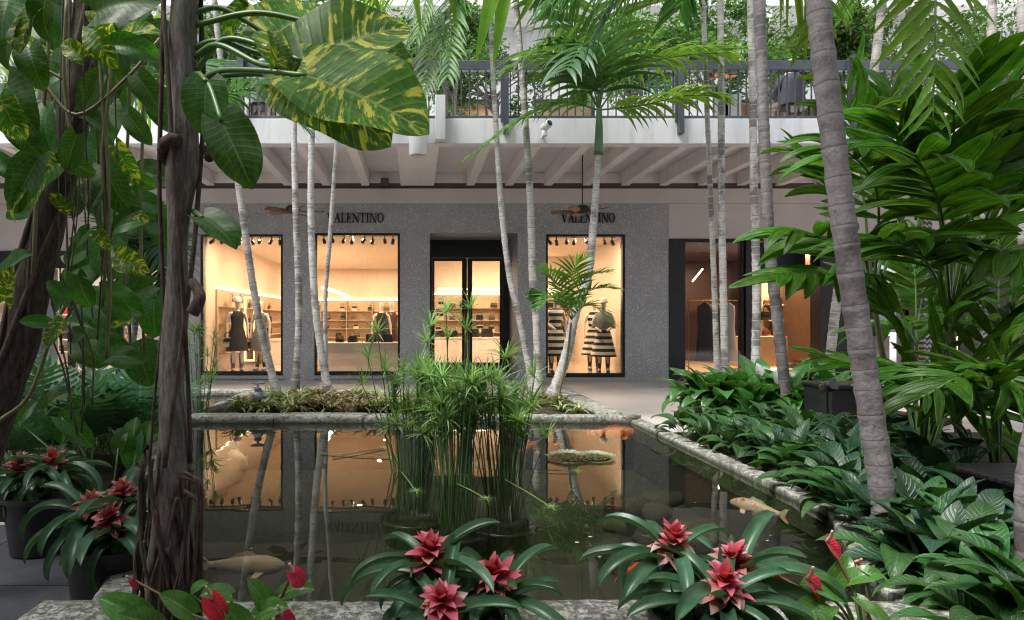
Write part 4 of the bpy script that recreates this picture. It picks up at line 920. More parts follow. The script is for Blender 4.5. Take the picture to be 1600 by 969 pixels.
def frond_mesh(pts,nl,ll,wd,mat,droop=.9,up=None,petiole=.12,ang=(70,35),rr=.010,rag=.12,seed=0):
    """rachis along pts with leaflets on both sides; ll = longest leaflet, gravity bends leaflets"""
    rs=random.Random(seed); c=cr(pts,10); mb=MB(); mb.mi=1; mb.tube(c,[rr,rr*.25],5,False); mb.mi=0
    n=len(c); 
    for k in range(nl):
        t=petiole+(1-petiole)*(k+.5)/nl; f=t*(n-1); i=min(n-2,int(f)); p=c[i].lerp(c[i+1],f-i); tg=(c[i+1]-c[i]).normalized()
        sd=tg.cross(Vector((0,0,1))); sd=sd.normalized() if sd.length>.05 else Vector((1,0,0)); nr=sd.cross(tg)
        L0=ll*(.45+.55*math.sin(PI*min(1,.18+.82*(k+.5)/nl)**.8)) if k<nl-1 else ll*.5
        for s in (-1,1):
            a=R(ang[0]+(ang[1]-ang[0])*t+rs.uniform(-7,7)); L=L0*rs.uniform(1-rag,1+rag)
            d=(tg*math.cos(a)+sd*s*math.sin(a)+nr*rs.uniform(.12,.38)).normalized(); q=p.copy(); N=6; dr=droop*rs.uniform(.7,1.3); vs=[]; uv=[]; fs=[]
            for j in range(N+1):
                u=j/N; w=wd*math.sin(PI*(u*.92+.06)**.65)
                wv=d.cross(nr).normalized() if d.cross(nr).length>.05 else sd
                e=wv*w; ridge=nr*w*.35
                vs+= [q-e,q+ridge,q+e]; uv+=[(0,u),(.5,u),(1,u)]
                d=(d+Vector((0,0,-1))*dr/N*(0.4+u)).normalized(); q=q+d*(L/N)
            for j in range(N):
                for x in (0,1): fs.append((j*3+x,j*3+x+1,j*3+x+4,j*3+x+3))
            mb.add(vs,fs,uv)
    return mb.mesh('frond',[mat,M['stemg']],True)
def frond(parent,pts,nl,ll,wd,mat,**kw): return link(bpy.data.objects.new('frond',frond_mesh(pts,nl,ll,wd,mat,**kw)),parent)
TR=.74
def palm(label,pts,r0,r1,mat,ring=.14,group=None,shaft=None,n=12,name='palm_tree'):
    t=thing(name,pts[0],label,'palm',group); ringed(pts,r0*TR,r1*TR,ring,n).obj('trunk',mat,t,True)
    if shaft: MB().tube(cr(shaft,5),[r1*1.25,r1*1.5,r1*1.4,r1*1.1,r1*.7,r1*.6][:1]*1+[r1*1.3]*0 or r1,10).obj('crownshaft',M['crownshaft'],t,True) if False else MB().tube(cr(shaft,6),[r1*1.25,r1*.7],10).obj('crownshaft',M['crownshaft'],t,True)
    return t
def PT(lst,Y0,Y1=None):
    Y1=Y1 or Y0; n=len(lst); return [P(x,y,Y0+(Y1-Y0)*i/(n-1)) for i,(x,y) in enumerate(lst)]
def crown(t,top,n,L,ll,mat,wd=.026,seed=0,elev=(10,75),droopf=.9,nl=26):
    rs=random.Random(seed)
    for k in range(n):
        a=2*PI*k/n+rs.uniform(-.3,.3); e=R(rs.uniform(*elev)); l=L*rs.uniform(.85,1.1)
        d=Vector((math.cos(a)*math.cos(e),math.sin(a)*math.cos(e),math.sin(e))); h=Vector((d.x,d.y,0))
        p1=top+d*l*.4; p2=top+d*l*.62+h*l*.12-Vector((0,0,l*.10)); p3=top+d*l*.7+h*l*.34-Vector((0,0,l*.42))
        frond(t,[top,p1,p2,p3],nl,ll*rs.uniform(.85,1.1),wd,mat,droop=droopf,seed=seed*50+k,rr=.012)
pw=M['palmtrunkw']; pg=M['palmtrunk']; pd=M['palmtrunkg']
def top_of(pts): return Vector(pts[-1])
# slim palms of the bed behind the pool
p1=PT([(434,622),(402,485),(374,300),(347,110),(335,0),(326,-120)],10.6)
t=palm('slim leaning palm whose foot stands beside the valve',p1,.085,.055,pg,.15); crown(t,top_of(p1),4,2.0,.55,LF['palm'],seed=1)
p2=PT([(461,622),(467,480),(461,300),(459,160),(456,20),(452,-90)],10.9)
t=palm('upright white stemmed palm, second from left behind the pool',p2,.078,.055,pw,.13); crown(t,top_of(p2),4,2.0,.55,LF['palm'],seed=2)
p3=PT([(514,622),(494,490),(486,340),(487,185),(486,30),(484,-130)],10.7)
t=palm('white stemmed palm whose foot leans right over the striped bed',p3,.085,.055,pw,.13); crown(t,top_of(p3),4,2.0,.55,LF['palm'],seed=3)
p4=PT([(511,612),(508,480),(515,380),(523,260),(528,190),(533,90),(536,10)],11.0)
t=palm('thinnest pale palm just right of the leaning one',p4,.05,.038,pw,.12); 
for k,(ax,ay) in enumerate(((470,40),(600,60),(520,-90),(590,-60),(440,110))): frond(t,[P(536,10,11),P((536+ax)/2,(10+ay)/2-60,10.8),P(ax,ay,10.4)],24,.6,.026,LF['palm'],seed=300+k)
p5=PT([(834,612),(812,500),(796,430),(783,320),(774,180),(768,70),(764,-40)],11.0)
t=palm('slim palm leaning right to left before the entrance doors',p5,.075,.045,pw,.13); tp5=top_of(p5)
for k,(ax,ay,mx,my) in enumerate(((650,60,690,-60),(700,120,715,-10),(880,70,830,-50),(660,150,690,40),(840,10,810,-70),(760,-160,765,-100))): frond(t,[tp5,P(mx,my,10.8),P(ax,ay,10.3)],30,.66,.026,LF['palm'],seed=320+k,droop=1.1)
p6=PT([(841,615),(838,500),(832,430),(828,300),(818,150),(806,0),(798,-90)],10.8)
t=palm('white palm with a leaf tuft, right of the entrance doors',p6,.085,.06,pw,.13); tp6=top_of(p6); crown(t,tp6,4,2.0,.6,LF['palm'],seed=6)
for k,(dx,dz) in enumerate(((-.10,.06),(.08,.10),(.12,-.02),(-.04,.14),(.02,-.06))):
    b=P(836,468,10.72); inst('tuft_leaf',pick('pothosg'),LT(b,b+Vector((dx*1.5,-.05,dz*1.3)),(0,-1,.5)),t)
p7=PT([(862,622),(885,555),(899,490),(919,430),(928,340),(935,240)],10.6)
t=palm('palm with a curved foot and green crownshaft right of centre',p7,.115,.058,pw,.13,shaft=[P(935,242,10.6),P(936,200,10.6),P(936,168,10.6)])
b7=P(936,172,10.6)
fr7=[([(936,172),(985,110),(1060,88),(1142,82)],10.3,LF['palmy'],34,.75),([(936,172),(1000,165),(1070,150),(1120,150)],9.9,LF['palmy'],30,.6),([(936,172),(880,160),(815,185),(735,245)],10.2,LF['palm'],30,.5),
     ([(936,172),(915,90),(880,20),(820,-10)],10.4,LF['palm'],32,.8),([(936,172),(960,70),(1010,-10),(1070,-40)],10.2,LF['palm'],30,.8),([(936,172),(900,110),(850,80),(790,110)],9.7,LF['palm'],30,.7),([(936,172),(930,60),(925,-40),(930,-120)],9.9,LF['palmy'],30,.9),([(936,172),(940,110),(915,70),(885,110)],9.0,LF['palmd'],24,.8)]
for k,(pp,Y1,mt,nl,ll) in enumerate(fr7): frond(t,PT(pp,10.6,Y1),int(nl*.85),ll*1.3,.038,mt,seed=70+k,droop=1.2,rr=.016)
# small palm in the bed
c=P(880,600,10.2); s0=[P(872,618,10.2),P(886,560,10.2),P(893,500,10.2)]
t=palm('small young palm with a few fronds before the right window',s0,.03,.022,M['stemd'],.1,n=8)
for k,pp in enumerate(([(893,500),(880,460),(865,435),(845,420)],[(893,500),(892,450),(897,420),(912,405)],[(893,500),(915,460),(940,450),(965,452)],[(893,500),(905,450),(925,430),(950,425)],[(893,500),(875,470),(860,465),(842,480)],[(893,500),(910,480),(930,480),(950,500)])):
    frond(t,PT(pp,10.2,9.9),16,.42,.019,LF['palm'],seed=90+k,droop=.6,rr=.007)
# right hand group
for lab,lst,Y0,r0,r1,mt,sd in (('thin pale palm at the left of the right hand group',[(1121,600),(1116,450),(1110,300),(1105,180),(1100,40),(1097,-90)],10.9,.06,.045,pw,8),
    ('thin pale palm second from left in the right hand group',[(1133,600),(1130,450),(1127,300),(1127,180),(1126,40),(1124,-90)],10.7,.075,.06,pw,9),
    ('straight pale palm behind the grey stem right of the windows',[(1180,600),(1182,450),(1178,300),(1176,150),(1172,0),(1170,-80)],10.4,.085,.06,pw,10),
    ('pale palm leaning left behind the thick grey stem',[(1293,605),(1306,480),(1330,330),(1350,220),(1372,60),(1385,-60)],11.4,.10,.085,pg,13)):
    pp=PT(lst,Y0); t=palm(lab,pp,r0,r1,mt,.13); crown(t,top_of(pp),4,2.0,.6,LF['palm'],seed=sd)
p11=PT([(1234,672),(1217,520),(1204,400),(1196,260),(1191,130),(1187,0),(1184,-110)],9.0,8.8)
t=palm('grey ringed palm rising behind the peace lilies',p11,.092,.09,pd,.13); crown(t,top_of(p11),5,2.0,.6,LF['palm'],seed=11)
p12=PT([(1392,868),(1372,720),(1345,540),(1322,380),(1302,220),(1287,90),(1276,-20),(1266,-140)],3.75,3.9)
t=palm('thick grey ringed palm trunk in the right foreground',p12,.086,.082,pd,.135,n=20)
for k,(a,e) in enumerate(((.4,20),(1.6,35),(2.8,25),(4.0,30),(5.2,20))):
    b=top_of(p12)+Vector((0,0,.25)); d=Vector((math.cos(a),math.sin(a),0)); frond(t,[top_of(p12),b+d*.7+Vector((0,0,.55)),b+d*1.3+Vector((0,0,.45)),b+d*1.8],28,.6,.022,LF['palmd'],seed=400+k)
p14=PT([(1606,900),(1606,760),(1622,650),(1640,520)],2.9)
palm('grey palm trunk cut by the right edge of the picture',p14,.06,.055,pd,.1,n=16)
for k,(lst,Y0) in enumerate((([(1604,640),(1598,300),(1597,-60)],8.5),([(1520,640),(1540,300),(1553,-60)],9.5))):
    palm('far pale palm stem at the right picture edge',PT(lst,Y0),.08,.07,pg,.13,'far stems at the right edge')
# hanging near frond at top right with separate leaflets
t=thing('palm_tree',(5.2,5.4,.0),'tall palm at right whose broad frond hangs into the top corner','palm')
ringed([Vector((5.2,5.5,0)),Vector((5.15,5.45,2.5)),Vector((4.9,5.4,5.2))],.08,.06,.13).obj('trunk',pg,t,True)
rp=[Vector((4.9,5.4,5.2)),P(1470,-170,5.2),P(1463,-60,5.0),P(1461,60,4.9),P(1458,190,4.85)]
fo=MB().tube(cr(rp,8),[.016,.004],6).obj('frond',M['stemg'],t,True); cc=cr(rp[1:],10)
for k in range(16):
    f=(k+.5)/16*(len(cc)-2); i=int(f); p=cc[i].lerp(cc[i+1],f-i)
    for s in (-1,1):
        L=(.78-.030*k)*rnd(.9,1.08); d=Vector((s*(.80-.02*k)+rnd(-.06,.06),rnd(-.25,.1),-.62-rnd(0,.12))).normalized()
        inst('leaflet',LV['leaflet'][0 if random.random()<.6 else 1],LT(p,p+d*L,(0,-1,.45),1.25),fo)
# loose hanging leaves from above, top centre
t=thing('overhead_palm',(1.0,3.2,4.6),'overhead palm crown whose dark leaf tips hang into the top middle','palm')
MB().tube([Vector((1.0,2.6,5.4)),Vector((1.0,3.2,4.6)),P(780,-200,4.6)],[.05,.03],8).obj('stalk',M['stemg'],t,True)
for (bx_,by_,tx_,ty_,w_) in ((792,-90,742,92,1.4),(800,-90,772,98,1.3),(560,-70,600,30,1.1),(690,-60,716,35,1.3),(640,-60,660,52,1.0),(890,-90,800,40,1.0)):
    inst('leaf',LV['leaflet'][0],LT(P(bx_,by_,4.4),P(tx_,ty_,4.4),(0,-1,.3),w_),t)

for k,(pp,Y,dr) in enumerate((([(1030,-150),(985,-70),(920,-40),(850,10)],6.6,2.2),([(1060,-170),(1030,-60),(980,-20),(930,60)],6.9,2.2),([(700,-150),(680,-80),(640,-60),(590,-30)],6.2,1.6),([(1190,-150),(1230,-60),(1262,-10),(1268,70)],7.5,1.6))):
    frond(t,PT(pp,Y),18,.85,.030,LF['palmd'] if k<2 else LF['palmy'],seed=500+k,droop=dr,ang=(60,40))
# ------------------------------------------------------------------ broad-leaved palms at right
def broad(parent,pts,npair,ll,wk=1.0,seed=0,spread=(58,28),mesh='pleat'):
    rs=random.Random(seed); c=cr(pts,8); st=MB().tube(c,[.016,.006],6).obj('frond',M['stemg'],parent,True); n=len(c)
    for k in range(npair):
        t=.34+.66*(k+.3)/npair; f=t*(n-1); i=min(n-2,int(f)); p=c[i].lerp(c[i+1],f-i); tg=(c[i+1]-c[i]).normalized()
        sd=tg.cross(Vector((0,0,1))).normalized(); nr=sd.cross(tg)
        for s in (-1,1):
            a=R(spread[0]+(spread[1]-spread[0])*k/max(1,npair-1)+rs.uniform(-8,8)); d=tg*math.cos(a)+sd*s*math.sin(a)+nr*rs.uniform(-.05,.35)+Vector((0,0,-.08))
            L=ll*(.75+.25*math.sin(PI*(k+.7)/npair))*rs.uniform(.88,1.1)
            inst('leaflet',rs.choice(LV[mesh]),LT(p,p+d.normalized()*L,nr+Vector((rs.uniform(-.25,.25),-.55+rs.uniform(-.2,.2),0)),wk*rs.uniform(.85,1.15)),st)
def broadpalm(label,foot,Y,fronds,ll,npair=5,wk=1.0,stem=None,seed=0):
    b=P(*foot,Y); b.z=.2 if Y<7.6 else 0.0
    t=thing('broad_leaved_palm',b,label,'palm')
    if stem: MB().tube(cr([b]+[P(x,y,Y) for x,y in stem],6),[.035,.025],8).obj('stem',M['stemd'],t,True)
    o=P(*(stem[-1] if stem else foot),Y) if stem else b
    for k,(mx,my,tx,ty,dy) in enumerate(fronds): broad(t,[o,P(mx,my,Y+dy*.5),P(tx,ty,Y+dy)],npair,ll,wk,seed*40+k)
broadpalm('broad leaved palm spreading over the right hand shop front',(1400,650),7.2,[(1330,390,1225,360,-.8),(1320,330,1250,245,.3),(1345,270,1320,130,-.2),(1400,260,1395,140,.3),(1430,290,1470,190,-.4),(1320,430,1215,430,-1.0),(1370,300,1300,215,-1.2)],.70,8,.98,[(1380,560),(1365,470)],1)
broadpalm('dense dark broad leaved palm at the right edge',(1500,660),6.3,[(1460,300,1400,200,-.4),(1490,260,1490,120,-.8),(1530,280,1580,160,-.3),(1560,350,1640,290,-.5),(1440,400,1370,370,-.9),(1540,400,1610,400,-1.0),(1470,330,1430,240,-1.2),(1515,300,1550,190,.3),(1570,280,1650,180,.2)],.74,8,.98,[(1490,560),(1485,480)],2)
broadpalm('low broad leaved palm behind the dark bedding plants',(1440,700),5.6,[(1400,600,1290,560,.3),(1420,560,1380,480,.2),(1470,560,1500,470,-.2),(1500,600,1590,560,-.4),(1460,600,1520,620,-.9),(1440,590,1440,600,-1.0),(1520,560,1590,480,.1),(1480,640,1560,690,-.6)],.52,8,.70,None,3)
broadpalm('small palm with drooping fingered leaf above the bench',(1560,720),4.8,[(1520,600,1440,620,-.5),(1540,590,1470,600,-.2),(1570,560,1620,520,-.2),(1560,600,1600,610,-.4)],.46,8,.7,None,4)

broadpalm('shaded broad leaved palm before the zigzag columns',(1430,590),9.0,[(1400,480,1340,430,.2),(1430,440,1420,360,.2),(1470,450,1510,380,-.2),(1450,500,1500,470,-.4),(1410,510,1360,510,-.5),(1440,470,1460,410,.4)],.62,8,.8,[(1432,540)],5)
broadpalm('shaded broad leaved palm at the far right behind the others',(1560,600),8.6,[(1530,480,1490,420,.2),(1560,440,1560,350,.2),(1590,450,1630,380,-.2),(1570,500,1620,470,-.4),(1540,510,1490,500,-.5)],.62,8,.8,[(1562,540)],6)
# ------------------------------------------------------------------ main trunk with aerial roots
MX=[(262,1010),(262,900),(266,770),(270,600),(276,430),(280,320),(287,240),(285,150),(288,40),(290,-120)]
mp=PT(MX,2.62)
t=thing('tree_trunk',(mp[0].x,2.62,.0),'dark tree trunk wrapped in aerial roots in the left foreground','tree')
c=cr([Vector((mp[0].x,2.62,0))]+mp,10); rr=[]
for i,p in enumerate(c):
    u=i/(len(c)-1); py=CY-(p.z-CH)*F/2.62; r=(.078 if py>900 else .068 if py>760 else .054 if py>600 else .042 if py>430 else .042 if py>300 else .058); rr.append(r)
rr=[sum(rr[max(0,i-3):i+4])/len(rr[max(0,i-3):i+4]) for i in range(len(rr))]
tb=MB().tube(c,rr,22); 
tb.v=[tuple(Vector(v)+Vector((noise.noise(Vector((v[0]*9,v[1]*9,v[2]*3))),noise.noise(Vector((v[0]*9+5,v[1]*9,v[2]*3))),0))*.022) for v in tb.v]
tb.obj('trunk',M['bark'],t,True)
for k in range(60):
    a=rnd(0,2*PI); x0=mp[0].x; zt=rnd(.35,.95); pts=[]
    for i in range(7):
        u=i/6; z=zt*(1-u)+.02; aa=a+.5*math.sin(u*4+k); r=.072+.03*u+rnd(-.004,.022); pts.append(Vector((x0+.03*math.sin(k)+math.cos(aa)*r,2.62+math.sin(aa)*r*.9,z)))
    MB().tube(cr(pts,5),[rnd(.004,.010),rnd(.003,.006)],6).obj('aerial_root',M['root'],t,True)
for k in range(6):   # loops hanging clear of the trunk on the right
    x=rnd(298,312); top=rnd(735,770); pts=[P(288,top,2.55),P(x+4,top+18,2.52),P(x+6+rnd(-4,4),top+80,2.52),P(x+2+rnd(-6,6),top+160,2.54),P(x-6,985,2.56)]
    MB().tube(cr(pts,6),[.006,.004],5).obj('aerial_root',M['root'],t,True)
for k in range(4):
    pts=[]; ph=k*1.6
    for i in range(9):
        u=i/8; z=.9+u*2.2; a=ph+u*3.0*(1 if k%2 else -1); cxy=c[min(len(c)-1,int((.3+u*.6)*(len(c)-1)))]; pts.append(Vector((cxy.x+math.cos(a)*.078,2.62+math.sin(a)*.078,z)))
    MB().tube(cr(pts,4),rnd(.005,.010),6).obj('vine_strand',M['root'],t,True)
# burl loops where a vine grips the trunk
for yb in (238,):
    pc=P(292,yb,2.62); pts=[pc+Vector((math.cos(a)*.085,math.sin(a)*.085,.03*math.sin(a*2+yb))) for a in [i*PI/8 for i in range(13)]]
    MB().tube(pts,[.020]*7+[.024]*6,8).obj('vine_strand',M['root'],t,True)
MB().tube(cr([P(300,490,2.5),P(311,470,2.5),P(310,455,2.52),P(300,440,2.55)],5),[.026,.018],8).obj('vine_strand',M['root'],t,True)
# giant variegated climber on it
t=thing('giant_pothos',P(300,160,2.6),'giant variegated climber on the dark trunk with dinner tray leaves','climber')
def bigleaf(bx_,by_,tx_,ty_,Y0,Y1,nrm,wk,mesh,pet):
    lf=inst('leaf',mesh,LT(P(bx_,by_,Y0),P(tx_,ty_,Y1),nrm,wk),t)
    MB().tube(cr([P(x,y,2.62+(Y0-2.62)*i/(len(pet)))for i,(x,y) in enumerate(pet)]+[P(bx_,by_,Y0)],6),[.012,.009],7).obj('petiole',M['stemg'],t,True)
V=LV['pothos']
bigleaf(478,118,676,186,2.3,2.2,(.25,-.85,.6),1.05,V[0],[(303,135),(340,112),(400,110)])
bigleaf(470,95,640,20,2.42,2.5,(-.3,-.9,.35),.95,V[0],[(303,115),(350,62),(420,75)])
bigleaf(452,128,622,200,2.45,2.4,(.3,-.85,.3),.95,V[1],[(303,128),(350,118),(410,116)])
bigleaf(445,95,420,25,2.5,2.6,(.3,-.9,.3),.9,V[1],[(303,75),(340,64),(400,82)])
bigleaf(560,60,662,105,2.55,2.6,(0,-.8,.7),1.1,V[1],[(303,40),(400,20),(500,40)])
bigleaf(425,60,520,-20,2.65,2.8,(-.2,-.9,.4),.9,V[1],[(303,20),(340,12),(380,30)])
bigleaf(432,105,436,38,2.36,2.4,(.8,-.6,.1),.7,V[1],[(303,90),(340,70),(400,98)])
bigleaf(322,128,318,208,2.5,2.45,(.2,-1,.1),.9,LV['pothosg'][0],[(303,118),(312,116)])
bigleaf(346,190,395,288,2.4,2.35,(.3,-1,.15),.78,LV['pothosg'][0],[(303,120),(325,130)])
bigleaf(316,340,372,368,2.5,2.4,(.0,-.5,.9),.8,LV['pothosg'][1],[(303,330)])
bigleaf(388,8,340,50,2.7,2.7,(-.2,-.9,.3),.9,V[2],[(303,-30),(340,-30)])
# leaning trunk and vines at far left
lt=PT([(-70,830),(-20,680),(22,560),(52,430),(82,310),(105,220),(125,120),(140,0),(152,-120)],3.5)
t=thing('leaning_trunk',(lt[0].x,3.5,0),'thick brown leaning trunk hung with vines at far left','tree')
lc=cr([Vector((lt[0].x-.1,3.5,0))]+lt,8); tb=MB().tube(lc,[.11,.055],16); tb.v=[tuple(Vector(v)+Vector((1,1,0))*noise.noise(Vector((v[0]*8,v[1]*8,v[2]*3)))*.02) for v in tb.v]; tb.obj('trunk',M['barkd'],t,True)
for k in range(9):
    ph=k*.8; pts=[]
    for i in range(0,len(lc),4):
        a=ph+i*.09*(1 if k%2 else -1); pts.append(lc[i]+Vector((math.cos(a),math.sin(a),0))*(.105-.05*i/len(lc)))
    MB().tube(cr(pts,3),rnd(.008,.018),6).obj('vine_strand',M['root'],t,True)
vine=thing('pothos_vine',P(130,500,3.4),'green pothos vine with hanging leaves over the leaning trunk','climber')
stems=[[(0,657),(46,618),(81,523),(105,474),(151,432),(160,400)],[(160,400),(150,330),(120,250),(100,130),(104,0)],[(52,430),(60,250),(75,80),(70,-30)],[(150,-20),(160,150),(170,300),(160,480)],[(60,120),(120,180),(200,120),(250,60)],[(168,-30),(172,120),(160,250),(172,430),(166,560)],[(0,60),(50,95),(100,125)]]
for s_ in stems: MB().tube(cr(PT(s_,3.3),6),[.011,.008],6).obj('stem',M['stemd'],vine,True)
for k in range(14):
    x=rnd(95,180); pts=[(x,-30),(x+rnd(-6,6),150),(x+rnd(-8,8),300),(x+rnd(-12,12),rnd(330,560))]; MB().tube(cr(PT(pts,rnd(3.2,3.7)),4),.004,5).obj('hanging_root',M['barkd'],vine,True)
for k in range(6):
    x=rnd(60,120); pts=[(x,rnd(420,520)),(x+30,rnd(480,600)),(x+rnd(30,80),rnd(560,680))]; MB().tube(cr(PT(pts,3.5),5),.005,5).obj('hanging_root',M['barkd'],vine,True)
hero=[(60,0,20,75,3.0,1.1),(75,-10,45,60,2.9,1),(10,130,40,195,3.0,1),(0,150,25,215,2.9,.9),(45,75,55,125,3.1,.9),(75,170,50,235,3.2,.9),(90,255,20,310,3.1,1),(100,240,145,285,3.1,.8),(60,250,5,330,3.0,.9),(145,45,165,95,3.1,.8),(165,100,195,135,3.3,.9),(155,120,120,175,3.4,.8),(190,60,240,30,3.2,.9),(150,20,240,-20,3.0,1.1),(180,70,250,75,3.1,.8),(35,300,0,345,3.0,.8),(130,180,190,205,3.4,.8),(165,260,185,330,3.4,.8),(180,230,215,290,3.5,.8),(205,270,245,300,3.6,.8),(0,250,30,280,3.3,.8),(170,60,145,10,3.2,.9),(20,-20,-10,50,2.9,1),(0,440,25,385,3.1,.9),(8,470,10,420,3.0,.8),(75,505,30,500,3.1,.8),(110,470,75,440,3.1,.9),(100,500,70,540,3.2,.8),(150,430,120,400,3.2,.9),(140,360,110,385,3.3,.9),(150,360,172,390,3.2,.9),(170,470,205,500,3.4,.8),(130,520,95,530,3.2,.8),(190,330,235,340,3.5,.9),(160,300,130,330,3.3,.8),(185,350,215,320,3.4,.7),(180,400,225,420,3.5,.8),(170,560,210,545,3.4,.8),(120,430,140,490,3.2,.8),(205,500,170,510,3.5,.7),(120,210,100,270,3.0,.8),(20,200,60,240,3.1,.8),(130,90,90,60,3.2,.9),(215,120,250,170,3.2,.8),(200,180,235,225,3.3,.8),(110,330,75,300,3.1,.7),(25,40,-15,100,3.0,.9)]
for k,(a,b,c_,d,Y,w_) in enumerate(hero):
    kd='pothos' if k%3==0 else 'pothosg'
    inst('leaf',pick(kd),LT(P(a,b,Y),P(c_,d,Y+rnd(-.12,.05)),(rnd(-.6,.6),-1,rnd(.1,.9)),w_*.82),vine)
vine2=thing('pothos_vine',P(190,450,5.0),'darker pothos vine hanging behind, left of the main trunk','climber')
for k in range(3): MB().tube(cr(PT([(170+25*k,-40),(180+22*k,150),(170+25*k,330),(185+20*k,570)],5.2),5),.012,6).obj('stem',M['stemd'],vine2,True)
for k in range(85):
    x=random.gauss(165,55); y=rnd(-20,560); 
    if x>245 or x<-10: continue
    Y=rnd(4.4,5.8); a=rnd(0,2*PI); L=rnd(35,65); inst('leaf',pick('pothosg'),LT(P(x,y,Y),P(x+math.cos(a)*L,y+abs(math.sin(a))*L,Y-.1),(rnd(-.6,.6),-1,rnd(.1,.9)),rnd(.7,1)),vine2)
# background leaves at upper left (sunlit)
t=thing('palm_tree',(P(60,600,8).x,8,0),'shaggy palm glimpsed behind the vines at upper left','palm')
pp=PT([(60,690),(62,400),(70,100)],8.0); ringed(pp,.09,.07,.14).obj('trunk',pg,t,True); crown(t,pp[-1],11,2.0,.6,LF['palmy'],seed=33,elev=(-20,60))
pp=PT([(195,600),(208,520),(215,455),(222,400)],8.0); t=palm('short palm with a dark drooping fan beside the left shop',pp,.075,.055,pg,.12)
for k,(ax,ay,mx,my) in enumerate(((250,470,248,390),(205,470,200,400),(190,420,200,380),(260,410,245,375),(225,330,222,360),(185,350,200,370))): frond(t,[P(222,402,8),P(mx,my,7.9),P(ax,ay,7.7)],22,.6,.02,LF['palmd'],seed=130+k,droop=.8)
pp=PT([(228,600),(250,530),(268,460),(283,330),(290,180)],7.6); t=palm('thin curved palm just left of the dark trunk',pp,.06,.045,pg,.12); crown(t,pp[-1],5,1.6,.5,LF['palmd'],seed=41)

# ------------------------------------------------------------------ unseen crowns and fronds added overhead to shade the foreground
def shadecrown(parent,c,r,n,L,mat,seed,flat=.5):
    rs=random.Random(seed); mb=MB(); c=Vector(c); cl=[]
    for k in range(26):
        a=rs.uniform(0,6.28); q=math.sqrt(rs.uniform(.02,1)); p=c+Vector((math.cos(a)*q*r,math.sin(a)*q*r,rs.uniform(-1,1)*flat*r*.5)); cl.append(p)
        MB().tube(cr([c-Vector((0,0,.6)),(c+p)/2+Vector((0,0,.1)),p],4),[.04,.012],6).obj('branch',M['barkd'],parent,True)
    for k in range(n):
        p=rs.choice(cl)+Vector((rs.gauss(0,.3),rs.gauss(0,.3),rs.gauss(0,.18))); u=Vector((rs.uniform(-1,1),rs.uniform(-1,1),rs.uniform(-.9,.1))).normalized(); s_=u.cross(Vector((rs.uniform(-.5,.5),rs.uniform(-.5,.5),1))).normalized(); l=L*rs.uniform(.7,1.2); w=l*.3
        mb.add([p,p+u*l*.5+s_*w,p+u*l,p+u*l*.5-s_*w],[(0,1,2,3)],[(.5,0),(1,.5),(.5,1),(0,.5)])
    tag(mb.obj('crown',mat,parent),kind='stuff')
TT={o['label']:o for o in COL.objects if o.get('label')}
shadecrown(TT['dark tree trunk wrapped in aerial roots in the left foreground'],(-3.4,.9,5.0),1.4,1000,.22,LF['pothosg'],5)
shadecrown(TT['thick brown leaning trunk hung with vines at far left'],(-4.2,3.9,5.0),1.9,2200,.22,LF['pothosg'],6)
ty=TT['tall palm at right whose broad frond hangs into the top corner']
for k in range(9):
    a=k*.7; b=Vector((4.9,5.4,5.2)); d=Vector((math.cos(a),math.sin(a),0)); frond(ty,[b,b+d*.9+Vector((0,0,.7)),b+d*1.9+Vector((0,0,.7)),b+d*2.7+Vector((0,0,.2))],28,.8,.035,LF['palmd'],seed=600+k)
# ------------------------------------------------------------------ left bed: split-leaf plants
def clump(name,label,cat,loc,n,keys,Lr,pr,group=None,spread=.1,wk=(.85,1.15),leafname='leaf',rz=None,seed=None):
    t=thing(name,loc,label,cat,group); loc=Vector(loc)
    for k in range(n):
        a=2*PI*k/n*2.4+rnd(-.4,.4); u=(k+.5)/n; pit=R(pr[0]+(pr[1]-pr[0])*u+rnd(-8,8)); L=rnd(*Lr)
        inst(leafname,pick(keys),LM(loc+Vector((rnd(-1,1),rnd(-1,1),0))*spread,a,pit,L,rnd(*wk),rnd(-.25,.25)),t)
    return t
for px,py,Y,h in ((120,690,6.0,1),(200,690,6.4,1),(60,700,5.6,1),(160,660,7.0,1),(225,680,7.0,.9),(20,700,6.2,1),(100,660,7.4,1)):
    x=fx(px,Y); clump('split_leaf_plant','blue green split leaf plant in the bed left of the pool','plant',(x,Y,.10),13,'monstera',(.40,.60),(38,82),'split leaf plants at left',.1)
# lime leaves among them
t=thing('lime_leaf_plant',P(130,720,5.0)-Vector((0,0,.3)),'plant with lime green upright leaves above the left pots','plant')
for a,b,c_,d,Y,w_ in ((96,652,148,698,4.9,.55),(212,720,200,650,5.0,.7),(218,700,232,655,5.0,.7),(120,640,75,700,5.2,.5),(30,660,50,625,4.9,.7),(70,640,105,600,5.3,.8),(225,690,255,670,5.1,.8),(185,700,190,665,5.0,.8)):
    inst('leaf',pick('anth') if 0 else pick('pothosg'),LT(P(a,b,Y),P(c_,d,Y),(rnd(-.3,.3),-1,.5),w_),t); MB().tube([P(a,b,Y),P((a+130)/2+20,b+60,Y),P(140,790,Y)],.006,5).obj('petiole',M['stemg'],t,True)
